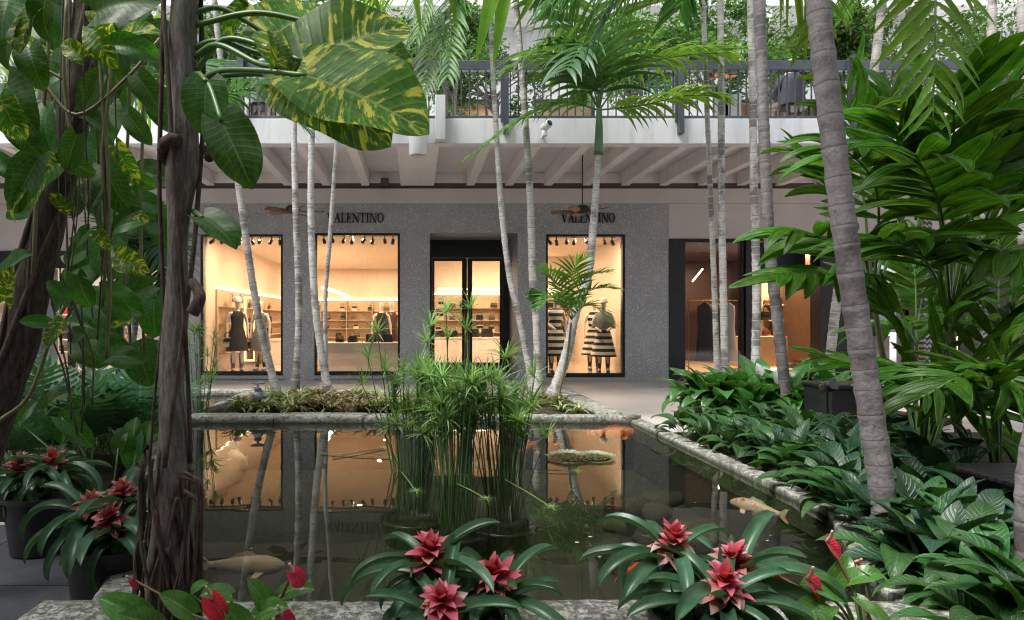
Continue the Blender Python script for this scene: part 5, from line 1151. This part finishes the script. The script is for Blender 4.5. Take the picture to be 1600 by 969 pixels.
# red bedding flowers by the left shop
c=G(215,610,.0); t=thing('red_leaf_plant',(fx(215,7.2),7.2,.1),'small red leaved plant at the back of the left bed','plant')
for k in range(14): inst('leaf',pick('strap'),LM((fx(215,7.2),7.2,.75),k*2.4,R(rnd(15,60)),rnd(.2,.4),1.2),t)
for k in range(9): inst('bract',pick('bractd'),LM((fx(213,7.2),7.18,.80),k*2.4,R(rnd(10,70)),rnd(.10,.14),1.2),t)
MB().tube([(fx(215,7.2),7.2,.1),(fx(215,7.2),7.2,.8)],.03,8).obj('stem',M['stemd'],t)

# ------------------------------------------------------------------ bromeliads
def potmesh(r,h): return MB().lathe([(r*.72,0),(r*.78,.01),(r*.98,h-.03),(r*1.06,h-.028),(r*1.06,h),(r*.98,h),(r*.95,h-.04),(.01,h-.045)],(0,0,0),28)
def bromeliad(label,loc,pr,ph,ros,pot='blackp',L=(.28,.38),nleaf=17,br='bract',group=None,out=.35):
    """ros: list of (dx,dy,dz,tilt_az,tilt) rosette centres relative to the pot rim"""
    t=thing('bromeliad_pot',loc,label,'plant',group); loc=Vector(loc); Mx=Matrix.Translation(loc)
    inst('pot',potmesh(pr,ph).mesh('pot',M[pot],True),Mx,t).modifiers.new('e','EDGE_SPLIT')
    inst('soil',MB().lathe([(pr*.9,ph-.05),(pr*.9,ph-.042),(.01,ph-.03)],(0,0,0),16).mesh('soil',M['soil']),Mx,t)
    for (dx,dy,dz,ta,tl) in ros:
        c=loc+Vector((dx,dy,ph+dz)); T=Matrix.Translation(c)@Matrix.Rotation(ta,4,'Z')@Matrix.Rotation(tl,4,'X')
        MB().tube([c-Vector((dx*.5,dy*.5,dz+.04)),c+Vector((0,0,.02))],[.03,.025],8).obj('stem',M['stemg'],t,True)
        for k in range(nleaf):
            a=k*2.4+rnd(-.25,.25); pit=R(12+60*(k/nleaf)+rnd(-6,6)); inst('leaf',pick('strap'),T@LM((0,0,-.03+.01*k/nleaf),a,pit,rnd(*L)*rnd(.8,1.08),rnd(.85,1.15),rnd(-.1,.1)),t)
        nb=32
        for k in range(nb):
            u=k/nb; a=k*2.4; pit=R(-8+86*u+rnd(-8,8)); inst('bract',pick('bracto' if (br=='bract' and u<.45 and random.random()<out) else br),T@LM((0,0,.045+.06*u),a,pit,.112*(1-.45*u)*rnd(.8,1.2),1.3,rnd(-.25,.25)),t)
    return t
bromeliad('potted pink red bromeliad on the near kerb, middle of picture',(fx(700,2.42),2.42,KZ),.19,.14,[(-.065,.06,.12,.3,.1),(-.03,-.13,.03,0,.4),(.19,.02,.05,-1.0,.3)])
bromeliad('potted cream tipped red bromeliad on the near kerb, right of middle',(fx(1108,2.42),2.42,KZ),.20,.14,[(-.11,.09,.15,.6,.2),(.0,-.10,.07,0,.25),(.12,.05,.09,-.8,.25)],L=(.31,.42),out=.9)
bromeliad('black pot of dark red bromeliads at the left picture edge',(fx(62,4.25),4.25,.013),.21,.36,[(-.12,.0,.10,.6,.15),(.08,.02,.12,-.5,.1)],br='bractd',L=(.32,.44))
bromeliad('black pot of dark red bromeliads just left of the trunk',(fx(168,3.3),3.3,.013),.19,.36,[(-.08,.0,.10,.5,.1),(.07,.04,.15,-.6,.2),(.10,-.12,.08,-.6,.4)],br='bractd',L=(.32,.45))
# ------------------------------------------------------------------ anthuriums on the near kerb
def anthurium(label,foot,flowers,leaves):
    t=thing('anthurium_plant',foot,label,'plant'); foot=Vector(foot)
    for (px,py,Y,s,nrm) in flowers:
        b=P(px,py,Y); n=Vector(nrm); s*=.82; d=Vector((.5,-.2,-.7)); m=LT(b,b+d.normalized()*s,n,1.0); sp=inst('spathe',pick('spathe'),m,t)
        MB().tube(cr([b,b+Vector((.0,-.025,s*.35)),b+Vector((-.005,-.04,s*.65))],4),[.007,.004],8).obj('spadix',M['spadix'],sp,True)
        MB().tube(cr([foot,(foot+b)/2+Vector((.03,0,.03)),b],6),.005,6).obj('stalk',M['stalkr'],t,True)
    for (px,py,tx,ty,Y,w_) in leaves:
        b=P(px,py,Y); inst('leaf',pick('leafa'),LT(b,P(tx,ty,Y-.06),(rnd(-.3,.3),-.7,.9),w_*.9),t); MB().tube(cr([foot,(foot+b)/2+Vector((0,0,.05)),b],5),.005,6).obj('petiole',M['stemg'],t,True)
M['spadix']=plain('spadix',(.6,.35,.28),.5); M['stalkr']=plain('red_stalk',(.16,.07,.03),.5)
LV['leafa']=[leaf_mesh('heart',LF['anth'],10,4,.2,d,1.4,.22,.05,0,seed=i+40) for i,d in enumerate((.4,.8,1.2))]
anthurium('red anthurium at the foot of the dark trunk',(fx(370,2.3),2.3,KZ),[(330,935,2.25,.105,(-.2,-.8,.6)),(458,893,2.2,.075,(.3,-.9,.3)),(440,960,2.2,.085,(0,-.6,.8)),(207,905,2.5,.05,(-.5,-.8,.2))],
   [(300,960,255,925,2.3,.8),(420,955,395,905,2.25,.7),(440,930,475,905,2.25,.7),(360,930,320,915,2.35,.8),(400,965,430,935,2.2,.8),(230,975,160,925,2.4,.7),(250,985,190,955,2.35,.8),(385,985,355,945,2.3,.8),(300,930,310,905,2.4,.6)])
anthurium('pink red anthurium right of the bromeliads',(fx(1350,2.35),2.35,KZ),[(1292,846,2.45,.095,(.1,-.5,.85)),(1262,905,2.3,.105,(.3,-.6,.75)),(1337,878,2.5,.045,(0,-.7,.6)),(1210,895,2.5,.05,(-.6,-.8,.2)),(1345,942,2.3,.05,(0,-.6,.6))],
   [(1330,905,1375,885,2.4,.8),(1310,930,1270,900,2.35,.8),(1340,935,1370,960,2.25,.8),(1290,945,1240,965,2.3,.8),(1350,890,1395,915,2.4,.8),(1300,915,1330,875,2.45,.7),(1280,955,1310,990,2.25,.9),(1360,950,1400,985,2.3,.8)])
# ------------------------------------------------------------------ papyrus clump in the pool
def umbel(seed,n,L,dr):
    rs=random.Random(seed); mb=MB()
    for k in range(n):
        a=k*2.4+rs.uniform(-.3,.3); e=R(rs.uniform(-5,70)); d=Vector((math.cos(a)*math.cos(e),math.sin(a)*math.cos(e),math.sin(e))); q=Vector((0,0,0)); l=L*rs.uniform(.7,1.15); vs=[];uv=[];fs=[]; N=4
        sd=d.cross(Vector((0,0,1))); sd=sd.normalized() if sd.length>.1 else Vector((1,0,0))
        for j in range(N+1):
            u=j/N; w=.0072*math.sin(PI*(u*.88+.1)**.7); vs+=[q-sd*w,q+sd*w]; uv+=[(0,u),(1,u)]; d=(d+Vector((0,0,-dr/N*(.3+u)))).normalized(); q=q+d*l/N
        for j in range(N): fs.append((j*2,j*2+1,j*2+3,j*2+2))
        mb.add(vs,fs,uv)
    return mb.mesh('leaf_whorl',LF['papyrus'],True)
UM=[umbel(i,22,.23,d) for i,d in enumerate((.7,1.0,1.3,.5))]
M['papst']=plain('papyrus_stem',(.06,.13,.04),.45,0,.3,6)
def papyrus(label,px,Y,n,hr,rad,fan=.25,extra=()):
    x=fx(px,Y); t=thing('papyrus_clump',(x,Y,WZ),label,'plant')
    inst('pot',potmesh(.26,.42).mesh('pot',M['black'],True),Matrix.Translation((x,Y,-.62)),t)
    for k in range(n+len(extra)):
        a=rnd(0,2*PI); r=rad*math.sqrt(rnd(0,1)); b=Vector((x+math.cos(a)*r,Y+math.sin(a)*r*.8,-.16))
        if k<n: h=rnd(*hr)+.26; tip=b+Vector(((b.x-x)/rad*fan+rnd(-.1,.1),(b.y-Y)/rad*fan+rnd(-.1,.1),h))
        else: tip=P(*extra[k-n],Y)
        st=MB().tube(cr([b,b.lerp(tip,.5)+Vector((0,0,.03)),tip],4),[.0065,.004],5,False).obj('stem',M['papst'],t,True)
        inst('leaf_whorl',random.choice(UM),Matrix.Translation(tip)@Matrix.Rotation(rnd(0,6.3),4,'Z')@Matrix.Rotation(rnd(-.5,.5),4,'X')@Matrix.Scale(rnd(.75,1.1),4),st)
    return t
papyrus('left tuft of the papyrus standing in the pool',645,5.7,36,(.42,.95),.13,.13,[(575,560),(590,520),(565,600),(668,535)])
papyrus('middle tuft of the papyrus standing in the pool',712,5.35,46,(.45,.92),.16,.11,[(728,515),(735,482),(697,488),(700,530),(672,510)])
papyrus('right tuft of the papyrus standing in the pool',785,5.5,36,(.4,.88),.13,.14,[(790,560),(835,590)])
# broken stems lying on the water
for k,(a,b,c_,d) in enumerate(((625,735,650,768),(712,755,760,780),(790,750,862,793),(500,708,610,715),(840,735,900,737),(520,715,600,700))):
    A=G(a,b,WZ+.01); B=G(c_,d,WZ+.01); t=thing('fallen_stem',A,'%s broken papyrus stem lying on the water'%('left','middle front','long right front','faint far left','far right','thin crossing far left')[k],'plant stem')
    MB().tube([A,(A+B)/2+Vector((0,0,.006)),B],.005,5).obj('stem',M['stemd'] if k>2 else M['stemg'],t); inst('leaf_whorl',UM[0],Matrix.Translation(B)@Matrix.Scale(.4,4)@Matrix.Diagonal((1,1,.3,1)),t)
# papyrus at the left edge of the planter
t=papyrus('wispy papyrus beside the dark trunk at the planter corner',312,8.9,20,(.5,1.35),.10,.22)
# ------------------------------------------------------------------ striped bedding plants behind the pool
def bedplant(seed,mat,L):
    rs=random.Random(seed); mb=MB(); sh=shape('blade')
    for k in range(15):
        a=k*2.4; th=R(rs.uniform(35,80)); l=L*rs.uniform(.75,1.15); q=Vector((0,0,0)); N=5; vs=[];uv=[];fs=[]; w0=.016
        h=Vector((math.cos(a),math.sin(a),0)); s=Vector((-h.y,h.x,0))
        for j in range(N+1):
            u=j/N; w=w0*math.sin(PI*(u*.9+.08)**.7); vs+=[q-s*w,q-Vector((0,0,w*.4)),q+s*w]; uv+=[(0,u),(.5,u),(1,u)]; q=q+(h*math.cos(th)+Vector((0,0,math.sin(th))))*l/N; th-=.38
        for j in range(N):
            for x in (0,1): fs.append((j*3+x,j*3+x+1,j*3+x+4,j*3+x+3))
        mb.add(vs,fs,uv)
    return mb.mesh('striped_bromeliad',mat,True)
BP=[bedplant(i,LF['bed'] if i<3 else LF['bedred'],.26) for i in range(5)]
def bedrow(x0,x1,y0,y1,n,label,group):
    for k in range(n):
        o=inst('striped_bromeliad',random.choice(BP),Matrix.Translation((rnd(x0,x1),rnd(y0,y1),.225))@Matrix.Rotation(rnd(0,6.3),4,'Z')@Matrix.Scale(rnd(1.0,1.55),4)); tag(o,label,'plant',group)
bedrow(-2.4,-.5,8.95,10.9,75,'small striped leaf rosette in the bed left of the papyrus','rosettes in the bed, left half')
bedrow(-.5,2.3,8.95,9.9,40,'small striped leaf rosette in the bed right of the papyrus','rosettes in the bed, right half')
# ------------------------------------------------------------------ peace lilies and dark glossy plants
lab='peace lily with glossy green leaves in the clump before the right shop'
for px,Y in ((1098,9.5),(1128,9.4),(1165,9.1),(1200,9.3),(1105,9.9),(1145,10.0),(1185,10.1),(1225,10.0),(1262,9.9),(1285,10.2),(1092,9.8),(1160,9.6),(1245,9.4),(1300,9.6)):
    clump('peace_lily',lab,'plant',(fx(px,Y)+rnd(-.1,.1),Y,.06),26,'spath',(.40,.58),(40,88),'peace lilies at right',.12)
for px,py,Y in ((1215,600,9.2),(1187,590,9.4)):
    b=P(px,py,Y); f=thing('peace_lily_flower',b-Vector((0,0,.5)),'white peace lily bloom standing above the leaves','flower','peace lily blooms'); inst('spathe',LV['leafw'][0] if 'leafw' in LV else LV.setdefault('leafw',[leaf_mesh('ovate',M['white2'],8,3,.5,.3,1.3,0,0,0,seed=3)])[0],LT(b,b+Vector((-.05,-.05,.2)),(0,-1,.3)),f); MB().tube([b-Vector((0,0,.5)),b],.005,5).obj('stalk',M['stemg'],f)
lab='dark glossy bedding plant along the right side of the pool'
spots=[(1215,682,.0),(1225,695,.2),(1255,700,.2),(1190,715,.2),(1240,735,.2),(1290,720,.2),(1300,690,.2),(1330,735,.2),(1275,770,.2),(1320,790,.2),(1345,760,.2),(1350,700,.2),(1390,720,.2),(1440,740,.2),(1400,690,.2),(1450,700,.2),(1500,720,.2),(1365,830,.2),(1420,800,.2),(1440,860,.2),(1500,830,.2),(1480,780,.2),(1300,760,.2),(1335,815,.2),(1290,745,.2),(1385,775,.2)]
spots+=[(fx_,682,.2) for fx_ in ()]
for px,py,z in spots:
    Y=min(8.2,GY(py,z)); x=max(fx(px,Y),2.80+rnd(0,.25) if Y>4.6 else 2.5); clump('glossy_leaf_plant',lab,'plant',(x,Y,z),17,random.choice(('aglao','aglao','aglao2')),(rnd(.20,.27),rnd(.30,.42)),(30,85),'dark bedding plants at right',.08)
for x,Y in ((3.0,7.45),(3.35,7.45),(3.75,7.45),(4.2,7.45),(2.98,6.9),(3.0,6.35),(3.05,5.85),(3.4,6.7),(3.35,6.1),(2.95,5.4)): clump('glossy_leaf_plant',lab,'plant',(x,Y,.2),16,'aglao2',(.22,.36),(25,80),'dark bedding plants at right',.08)
lab='large dark leaved plant in the bottom right corner'
for x,Y in ((2.42,2.75),(2.75,2.9),(2.55,2.35),(2.2,2.1),(2.95,2.6),(2.75,2.2),(3.15,3.1),(2.75,3.4),(2.15,2.45),(2.42,3.15),(2.62,3.05),(2.98,3.6),(2.98,3.95),(2.45,2.5),(3.05,2.2),(2.40,2.95),(2.36,2.7),(2.44,3.35),(2.62,3.6),(2.5,3.2)):
    clump('glossy_leaf_plant',lab,'plant',(x,Y,.2),17,random.choice(('aglao','aglao2')),(.20,.36),(30,85),'large dark plants in the corner',.06)
# ------------------------------------------------------------------ koi
FLM=[leaf_mesh('ovate',m_,4,1,.1,.1,1,seed=1) for m_ in (plain('dead_leaf',(.30,.22,.10),.7),plain('pale_leaf',(.42,.40,.24),.7))]
def koimat(name,a,b,thr):
    m,t,bs=newmat(name); n=noisen(t,9,3); k=ramp(t,n,[(thr,a),(thr+.06,b)]); t.links.new(k,bs.inputs['Base Color']); bs.inputs['Roughness'].default_value=.3
    tc=nd(t,'TexCoord'); v=nd(t,'TexVoronoi',Scale=90); t.links.new(tc.outputs['Object'],v.inputs['Vector']); bump(t,bs,v.outputs['Distance'],.4,.004); return m
KM={'white':koimat('koi_white',(.72,.60,.52),(.75,.66,.6),.5),'peach':koimat('koi_peach',(.66,.47,.36),(.70,.40,.22),.62),'orange':koimat('koi_orange',(.75,.13,.02),(.8,.20,.03),.5),'patch':koimat('koi_patched',(.68,.55,.46),(.75,.14,.05),.58),'red':koimat('koi_red',(.7,.08,.02),(.7,.6,.5),.62)}
def koi(px,py,L,az,kind,label,zc=.10,bend=.25):
    zc=WZ-.035-.118*L; c=G(px,py,zc); m=KM[kind]; Mx=Matrix.Translation(c)@Matrix.Rotation(az,4,'Z')@Matrix.Scale(L,4); t=bpy.data.objects.new('koi_fish',None); link(t,None,Mx); tag(t,label,'fish')
    prof=[(.0,.012,.012),(.03,.045,.045),(.10,.075,.085),(.22,.095,.115),(.38,.095,.118),(.55,.075,.095),(.70,.048,.068),(.80,.030,.05),(.86,.022,.045)]
    N=14; vs=[]; fs=[]; ctr=lambda u: Vector((.5-u, bend*.35*max(0,u-.35)**2, 0))
    for u,w,h in prof:
        p=ctr(u)
        for j in range(N):
            a=2*PI*j/N; vs.append(p+Vector((0,math.cos(a)*w,math.sin(a)*h*(1 if math.sin(a)>0 else .85))))
    for i in range(len(prof)-1):
        for j in range(N): fs.append((i*N+j,i*N+(j+1)%N,(i+1)*N+(j+1)%N,(i+1)*N+j))
    fs+=[tuple(range(N)),tuple((len(prof)-1)*N+j for j in reversed(range(N)))]
    bo=inst('body',MB().add(vs,fs).mesh('body',m,True),Mx,t)
    def fin(name,pts,th=.006):
        mb=MB(); k=len(pts); A=[Vector(p) for p in pts]; nrm=(A[1]-A[0]).cross(A[2]-A[0]).normalized()*th
        mb.add([p+nrm for p in A]+[p-nrm for p in A],[tuple(range(k)),tuple(range(2*k-1,k-1,-1))]+[(i,(i+1)%k,k+(i+1)%k,k+i) for i in range(k)]); inst(name,mb.mesh(name,m,False),Mx,t)
    q=ctr(.85); fin('tail_fin',[q+Vector((0,0,.035)),q+Vector((-.10,.02,.11)),q+Vector((-.17,.05,.12)),q+Vector((-.10,.03,.0)),q+Vector((-.16,.05,-.10)),q+Vector((-.09,.02,-.09)),q+Vector((0,0,-.03))])
    q=ctr(.36); fin('dorsal_fin',[q+Vector((.04,0,.11)),q+Vector((-.02,0,.165)),q+Vector((-.18,.01,.13)),q+Vector((-.26,.015,.085))])
    for s in (-1,1):
        q=ctr(.24); fin('side_fin',[q+Vector((.02,s*.08,-.05)),q+Vector((-.05,s*.19,-.08)),q+Vector((-.12,s*.19,-.085)),q+Vector((-.08,s*.08,-.05))])
        q=ctr(.07); inst('eye',MB().lathe([(.004,-.008),(.010,0),(.004,.008)],(q.x,s*.055,.02),8).mesh('eye',M['black'],True),Mx,bo)
koi(376,884,.50,0,'peach','large peach koi near the dark trunk, head to the right',.13,.1)
koi(374,714,.48,R(128),'white','white koi in the reflection of the left window',.13,.1)
koi(1187,795,.46,R(122),'patch','pale koi with orange spots at the right of the pool',.13,.6)
koi(824,702,.55,R(62),'orange','orange koi behind the right papyrus tuft',.13,.3)
koi(915,672,.75,PI-.06,'orange','long orange koi under the far kerb, left of the pair',.13,.1)
koi(955,677,.70,-.08,'orange','second orange koi at the far right corner of the pool',.12,.1)
koi(985,893,.26,.8,'red','small red koi peeping beside the right bromeliad',.13,.3)
koi(312,661,.45,.0,'red','red koi half hidden by the trunk under the far kerb',.13,.1)
for k in range(20):
    p=G(rnd(310,1240),rnd(690,925),WZ+.003)
    if p.x>2.5: continue
    o=inst('floating_leaf',FLM[k%2],LM(p,rnd(0,6.3),0,rnd(.014,.03),1.2),None); tag(o,'tiny fallen leaf floating on the dark pool','leaf','fallen leaves on the water')
# ------------------------------------------------------------------ floating plant mat
c=G(910,716,WZ); 
for dx,s in ((-.13,1),(.13,.8)):
    t=thing('floating_plant',(c.x+dx,c.y,WZ),'%s pale grey green water plant cushion near the far right'%('left' if dx<0 else 'right'),'plant'); mb=MB()
    for k in range(320):
        a=rnd(0,2*PI); r=.19*s*math.sqrt(rnd(0,1)); b=Vector((c.x+dx+math.cos(a)*r,c.y+math.sin(a)*r,WZ+.008+.035*s*(1-(r/.19/s)**2))); d=Vector((math.cos(a),math.sin(a),rnd(.1,1.2))).normalized()*rnd(.025,.045); sd=d.cross(Vector((0,0,1))).normalized()*.012
        mb.add([b,b+d*.5+sd,b+d,b+d*.5-sd],[(0,1,2,3)],[(.5,0),(1,.5),(.5,1),(0,.5)])
    o=mb.obj('leaves',LF['mat'] if 'mat' in LF else LF.setdefault('mat',leafmat('mat_leaf',(.24,.28,.18),(.36,.38,.28),None,.6,.2,1,0,None,.5,0)),t); tag(o,kind='stuff')
    MB().lathe([(.05*s,0),(.17*s,.004),(.12*s,.018),(.02,.03)],(c.x+dx,c.y,WZ-.005),14).obj('cushion',M['soil'],t,True)
# ------------------------------------------------------------------ valve, garden spots, planter box, bench
c=P(403,640,9.2); x,Y=c.x,9.2; t=thing('water_valve',(x,Y,.22),'grey metal valve with a hand wheel in the bed','valve')
MB().lathe([(.07,0),(.07,.03),(.045,.04),(.045,.12),(.065,.14),(.085,.17),(.085,.22),(.06,.25),(.04,.27),(.05,.29),(.05,.31),(.02,.32),(.015,.38)],(x,Y,.22),18).obj('body',M['valve'] if 'valve' in M else M.setdefault('valve',plain('galvanised',(.20,.22,.24),.5,.5,.3,12)),t,True)
w=[Vector((x+.085*math.cos(i*PI/10),Y+.085*math.sin(i*PI/10),.60)) for i in range(21)]; wh=MB().tube(w,.011,7)
for k in range(3): a=k*2*PI/3; wh.tube([(x,Y,.60),(x+.085*math.cos(a),Y+.085*math.sin(a),.60)],.008,6)
wh.obj('hand_wheel',M['valve'],t,True); MB().tube([(x,Y,.42),(x+.14,Y-.02,.42)],.03,10).obj('outlet',M['valve'],t,True)
def spot(px,py,Y,z,label):
    h=P(px,py,Y); t=thing('garden_spotlight',(h.x,Y,z),label,'spotlight'); MB().tube([(h.x,Y,z),(h.x,Y,h.z-.07)],.014,8).obj('stake',M['blackp'],t)
    d=Vector((.15,-.8,.35)).normalized(); MB().tube([h-d*.09,h-d*.06,h+d*.04,h+d*.08],[.03,.062,.07,.07],16).obj('lamp_head',M['blackp'],t,True); MB().tube([h+d*.081,h+d*.09],[.06,.055],16).obj('lens',M['rail'],t); MB().tube([h-Vector((.05,0,0)),h-Vector((0,0,.08)),h+Vector((.05,0,0))],.008,6).obj('bracket',M['blackp'],t)
spot(805,603,8.95,.22,'black garden spotlight beside the papyrus')
spot(1293,605,7.4,.2,'black garden spotlight under the leaning palm at right')
spot(1193,700,7.0,.2,'low black spotlight hidden in the dark leaves at right')
x0,x1,Y=fx(1300,8.2),fx(1398,8.2),8.2; t=thing('planter_box',(x0,Y,0),'low black planter box behind the thick grey trunk','planter'); boxo('box',x0,x1,Y,Y+.6,0.0,.62,M['blackp'],t,.01); boxo('rim',x0-.02,x1+.02,Y-.02,Y+.62,.621,.66,M['black'],t,.006); boxo('soil',x0+.03,x1-.03,Y+.03,Y+.57,.661,.668,M['soil'],t)
t=thing('slatted_bench',(fx(1570,4.2),4.2,.0),'black slatted bench half hidden at the right edge','bench'); bx0=fx(1510,4.2)
for k in range(11): boxo('slat',bx0,bx0+1.6,3.75+k*.062,3.80+k*.062,.50,.525,M['black'],t,.004)
for a in (.06,1.48): boxo('support',bx0+a,bx0+a+.06,3.78,4.40,.201,.498,M['black'],t)
# ------------------------------------------------------------------ trees and flowers on the terrace above
def ficus(label,px,Y,h,rad,n,seed,group=None,lean=0,zc=5.1):
    rs=random.Random(seed); x=fx(px,Y); t=thing('terrace_tree',(x,Y,zc),label,'tree',group); base=Vector((x,Y,zc+.45)); top=base+Vector((lean,0,h*.5)); 
    boxo('planter',x-.4,x+.4,Y-.3,Y+.3,zc+.005,zc+.45,M['brick'],t,.01)
    tm=MB()
    for k in range(3):
        o=Vector((rs.uniform(-.12,.12),rs.uniform(-.1,.1),0)); tm.tube(cr([base+o,base.lerp(top,.5)+Vector((rs.uniform(-.15,.15),rs.uniform(-.1,.1),0)),top+o*2],6),[.05,.028],8)
    cl=[]
    for k in range(22):
        a=rs.uniform(0,6.28); e=rs.uniform(-.5,1.3); r=rad*rs.uniform(.35,1); c=top+Vector((math.cos(a)*math.cos(e)*r,math.sin(a)*math.cos(e)*r*.8,math.sin(e)*r*.95+.3)); cl.append((c,rs.uniform(.22,.42)*rad))
        tm.tube(cr([top.lerp(base,rs.uniform(0,.4)),(top+c)/2+Vector((0,0,.05)),c],4),[.022,.006],5)
    tm.obj('trunk',M['bark'],t,True); mb=MB()
    for k in range(n):
        c,r=rs.choice(cl); d=Vector((rs.gauss(0,1),rs.gauss(0,1),rs.gauss(0,1))).normalized()*r*rs.uniform(.3,1); p=c+d
        u=Vector((rs.uniform(-1,1),rs.uniform(-1,1),rs.uniform(-.8,.2))).normalized(); s=u.cross(Vector((rs.uniform(-1,1),rs.uniform(-1,1),1))).normalized(); L=rs.uniform(.09,.15); w=L*.26
        mb.add([p,p+u*L*.5+s*w,p+u*L,p+u*L*.5-s*w],[(0,1,2,3)],[(.5,0),(1,.5),(.5,1),(0,.5)])
    o=mb.obj('crown',LF['ficus'],t); tag(o,kind='stuff')
for k,(px,Y,h,rad,lab) in enumerate(((430,15.5,3.0,1.2,'leafy terrace tree behind the railing above the left window'),(300,16,3.2,1.3,'terrace tree behind the main trunk at upper left'),(700,15.2,3.1,1.1,'terrace tree behind the railing left of centre'),(770,16.4,3.0,1.1,'terrace tree just left of the upper sign'),(985,15.6,2.9,1.1,'terrace tree behind the right hand fronds of the middle palm'),(1110,15.0,2.9,1.2,'terrace tree above the left of the right hand shop'),(1215,15.8,3.1,1.2,'terrace tree behind the sitting person in dark'),(1300,15.0,2.9,1.0,'terrace tree right of the sitting person in dark'),(1420,15.8,3.2,1.3,'terrace tree behind the hanging corner frond'),(120,16,3.2,1.3,'terrace tree at far upper left'),(1560,15.5,3.2,1.3,'terrace tree at far upper right'))):
    ficus(lab,px,Y,h*.85,rad*1.25,5000,60+k)
for px in (1120,1140):
    b=P(px,92,13.0); b.z=5.75; t=thing('terrace_bromeliad',(b.x,13.0,5.1),'orange flowered plant in a planter on the terrace edge','plant','orange terrace plants')
    boxo('planter',b.x-.15,b.x+.15,12.85,13.15,5.105,5.7,M['brick'],t)
    for k in range(12): inst('leaf',pick('strap'),LM(b,k*2.4,R(rnd(20,70)),rnd(.25,.4),1.2),t)
    for k in range(8): inst('bract',LV['bo'][0] if 'bo' in LV else LV.setdefault('bo',[leaf_mesh('bract',LF['orange'],6,2,.4,.4,1.2,seed=2)])[0],LM(b+Vector((0,0,.3)),k*2.4,R(rnd(0,60)),.16,1),t)

# ordinal labels for bedding plants that look alike
ORD=['','second','third','fourth','fifth','sixth','seventh','eighth','ninth','tenth','eleventh','twelfth','thirteenth','fourteenth','fifteenth','sixteenth','seventeenth','eighteenth','nineteenth','twentieth','twenty first','twenty second','twenty third','twenty fourth','twenty fifth','twenty sixth','twenty seventh','twenty eighth','twenty ninth','thirtieth']
def ordinals(group,key,fmt,first,cond=lambda o:True):
    L=sorted([o for o in COL.objects if o.get('group')==group and o.parent is None and cond(o)],key=key)
    for i,o in enumerate(L): o['label']=fmt%(first if i==0 else ORD[min(i,len(ORD)-1)])
sx=lambda o:o.location.x/o.location.y
ordinals('peace lilies at right',sx,'peace lily, %s from the left in the front row before the right shop','first',lambda o:o.location.y<9.55)
ordinals('peace lilies at right',sx,'peace lily, %s from the left in the back row before the right shop','first',lambda o:o.location.y>=9.55)
ordinals('split leaf plants at left',sx,'blue green split leaf plant, %s from the left in the left bed','first')
ordinals('dark bedding plants at right',lambda o:-o.location.y,'dark glossy plant in the row along the pool kerb, %s from the shop end','first',lambda o:o.location.x<3.2)
ordinals('dark bedding plants at right',lambda o:-o.location.y,'dark glossy plant away from the pool kerb, %s from the shop end','first',lambda o:o.location.x>=3.2)
ordinals('large dark plants in the corner',sx,'large dark leaved plant, %s from the left in the bottom right corner','first')
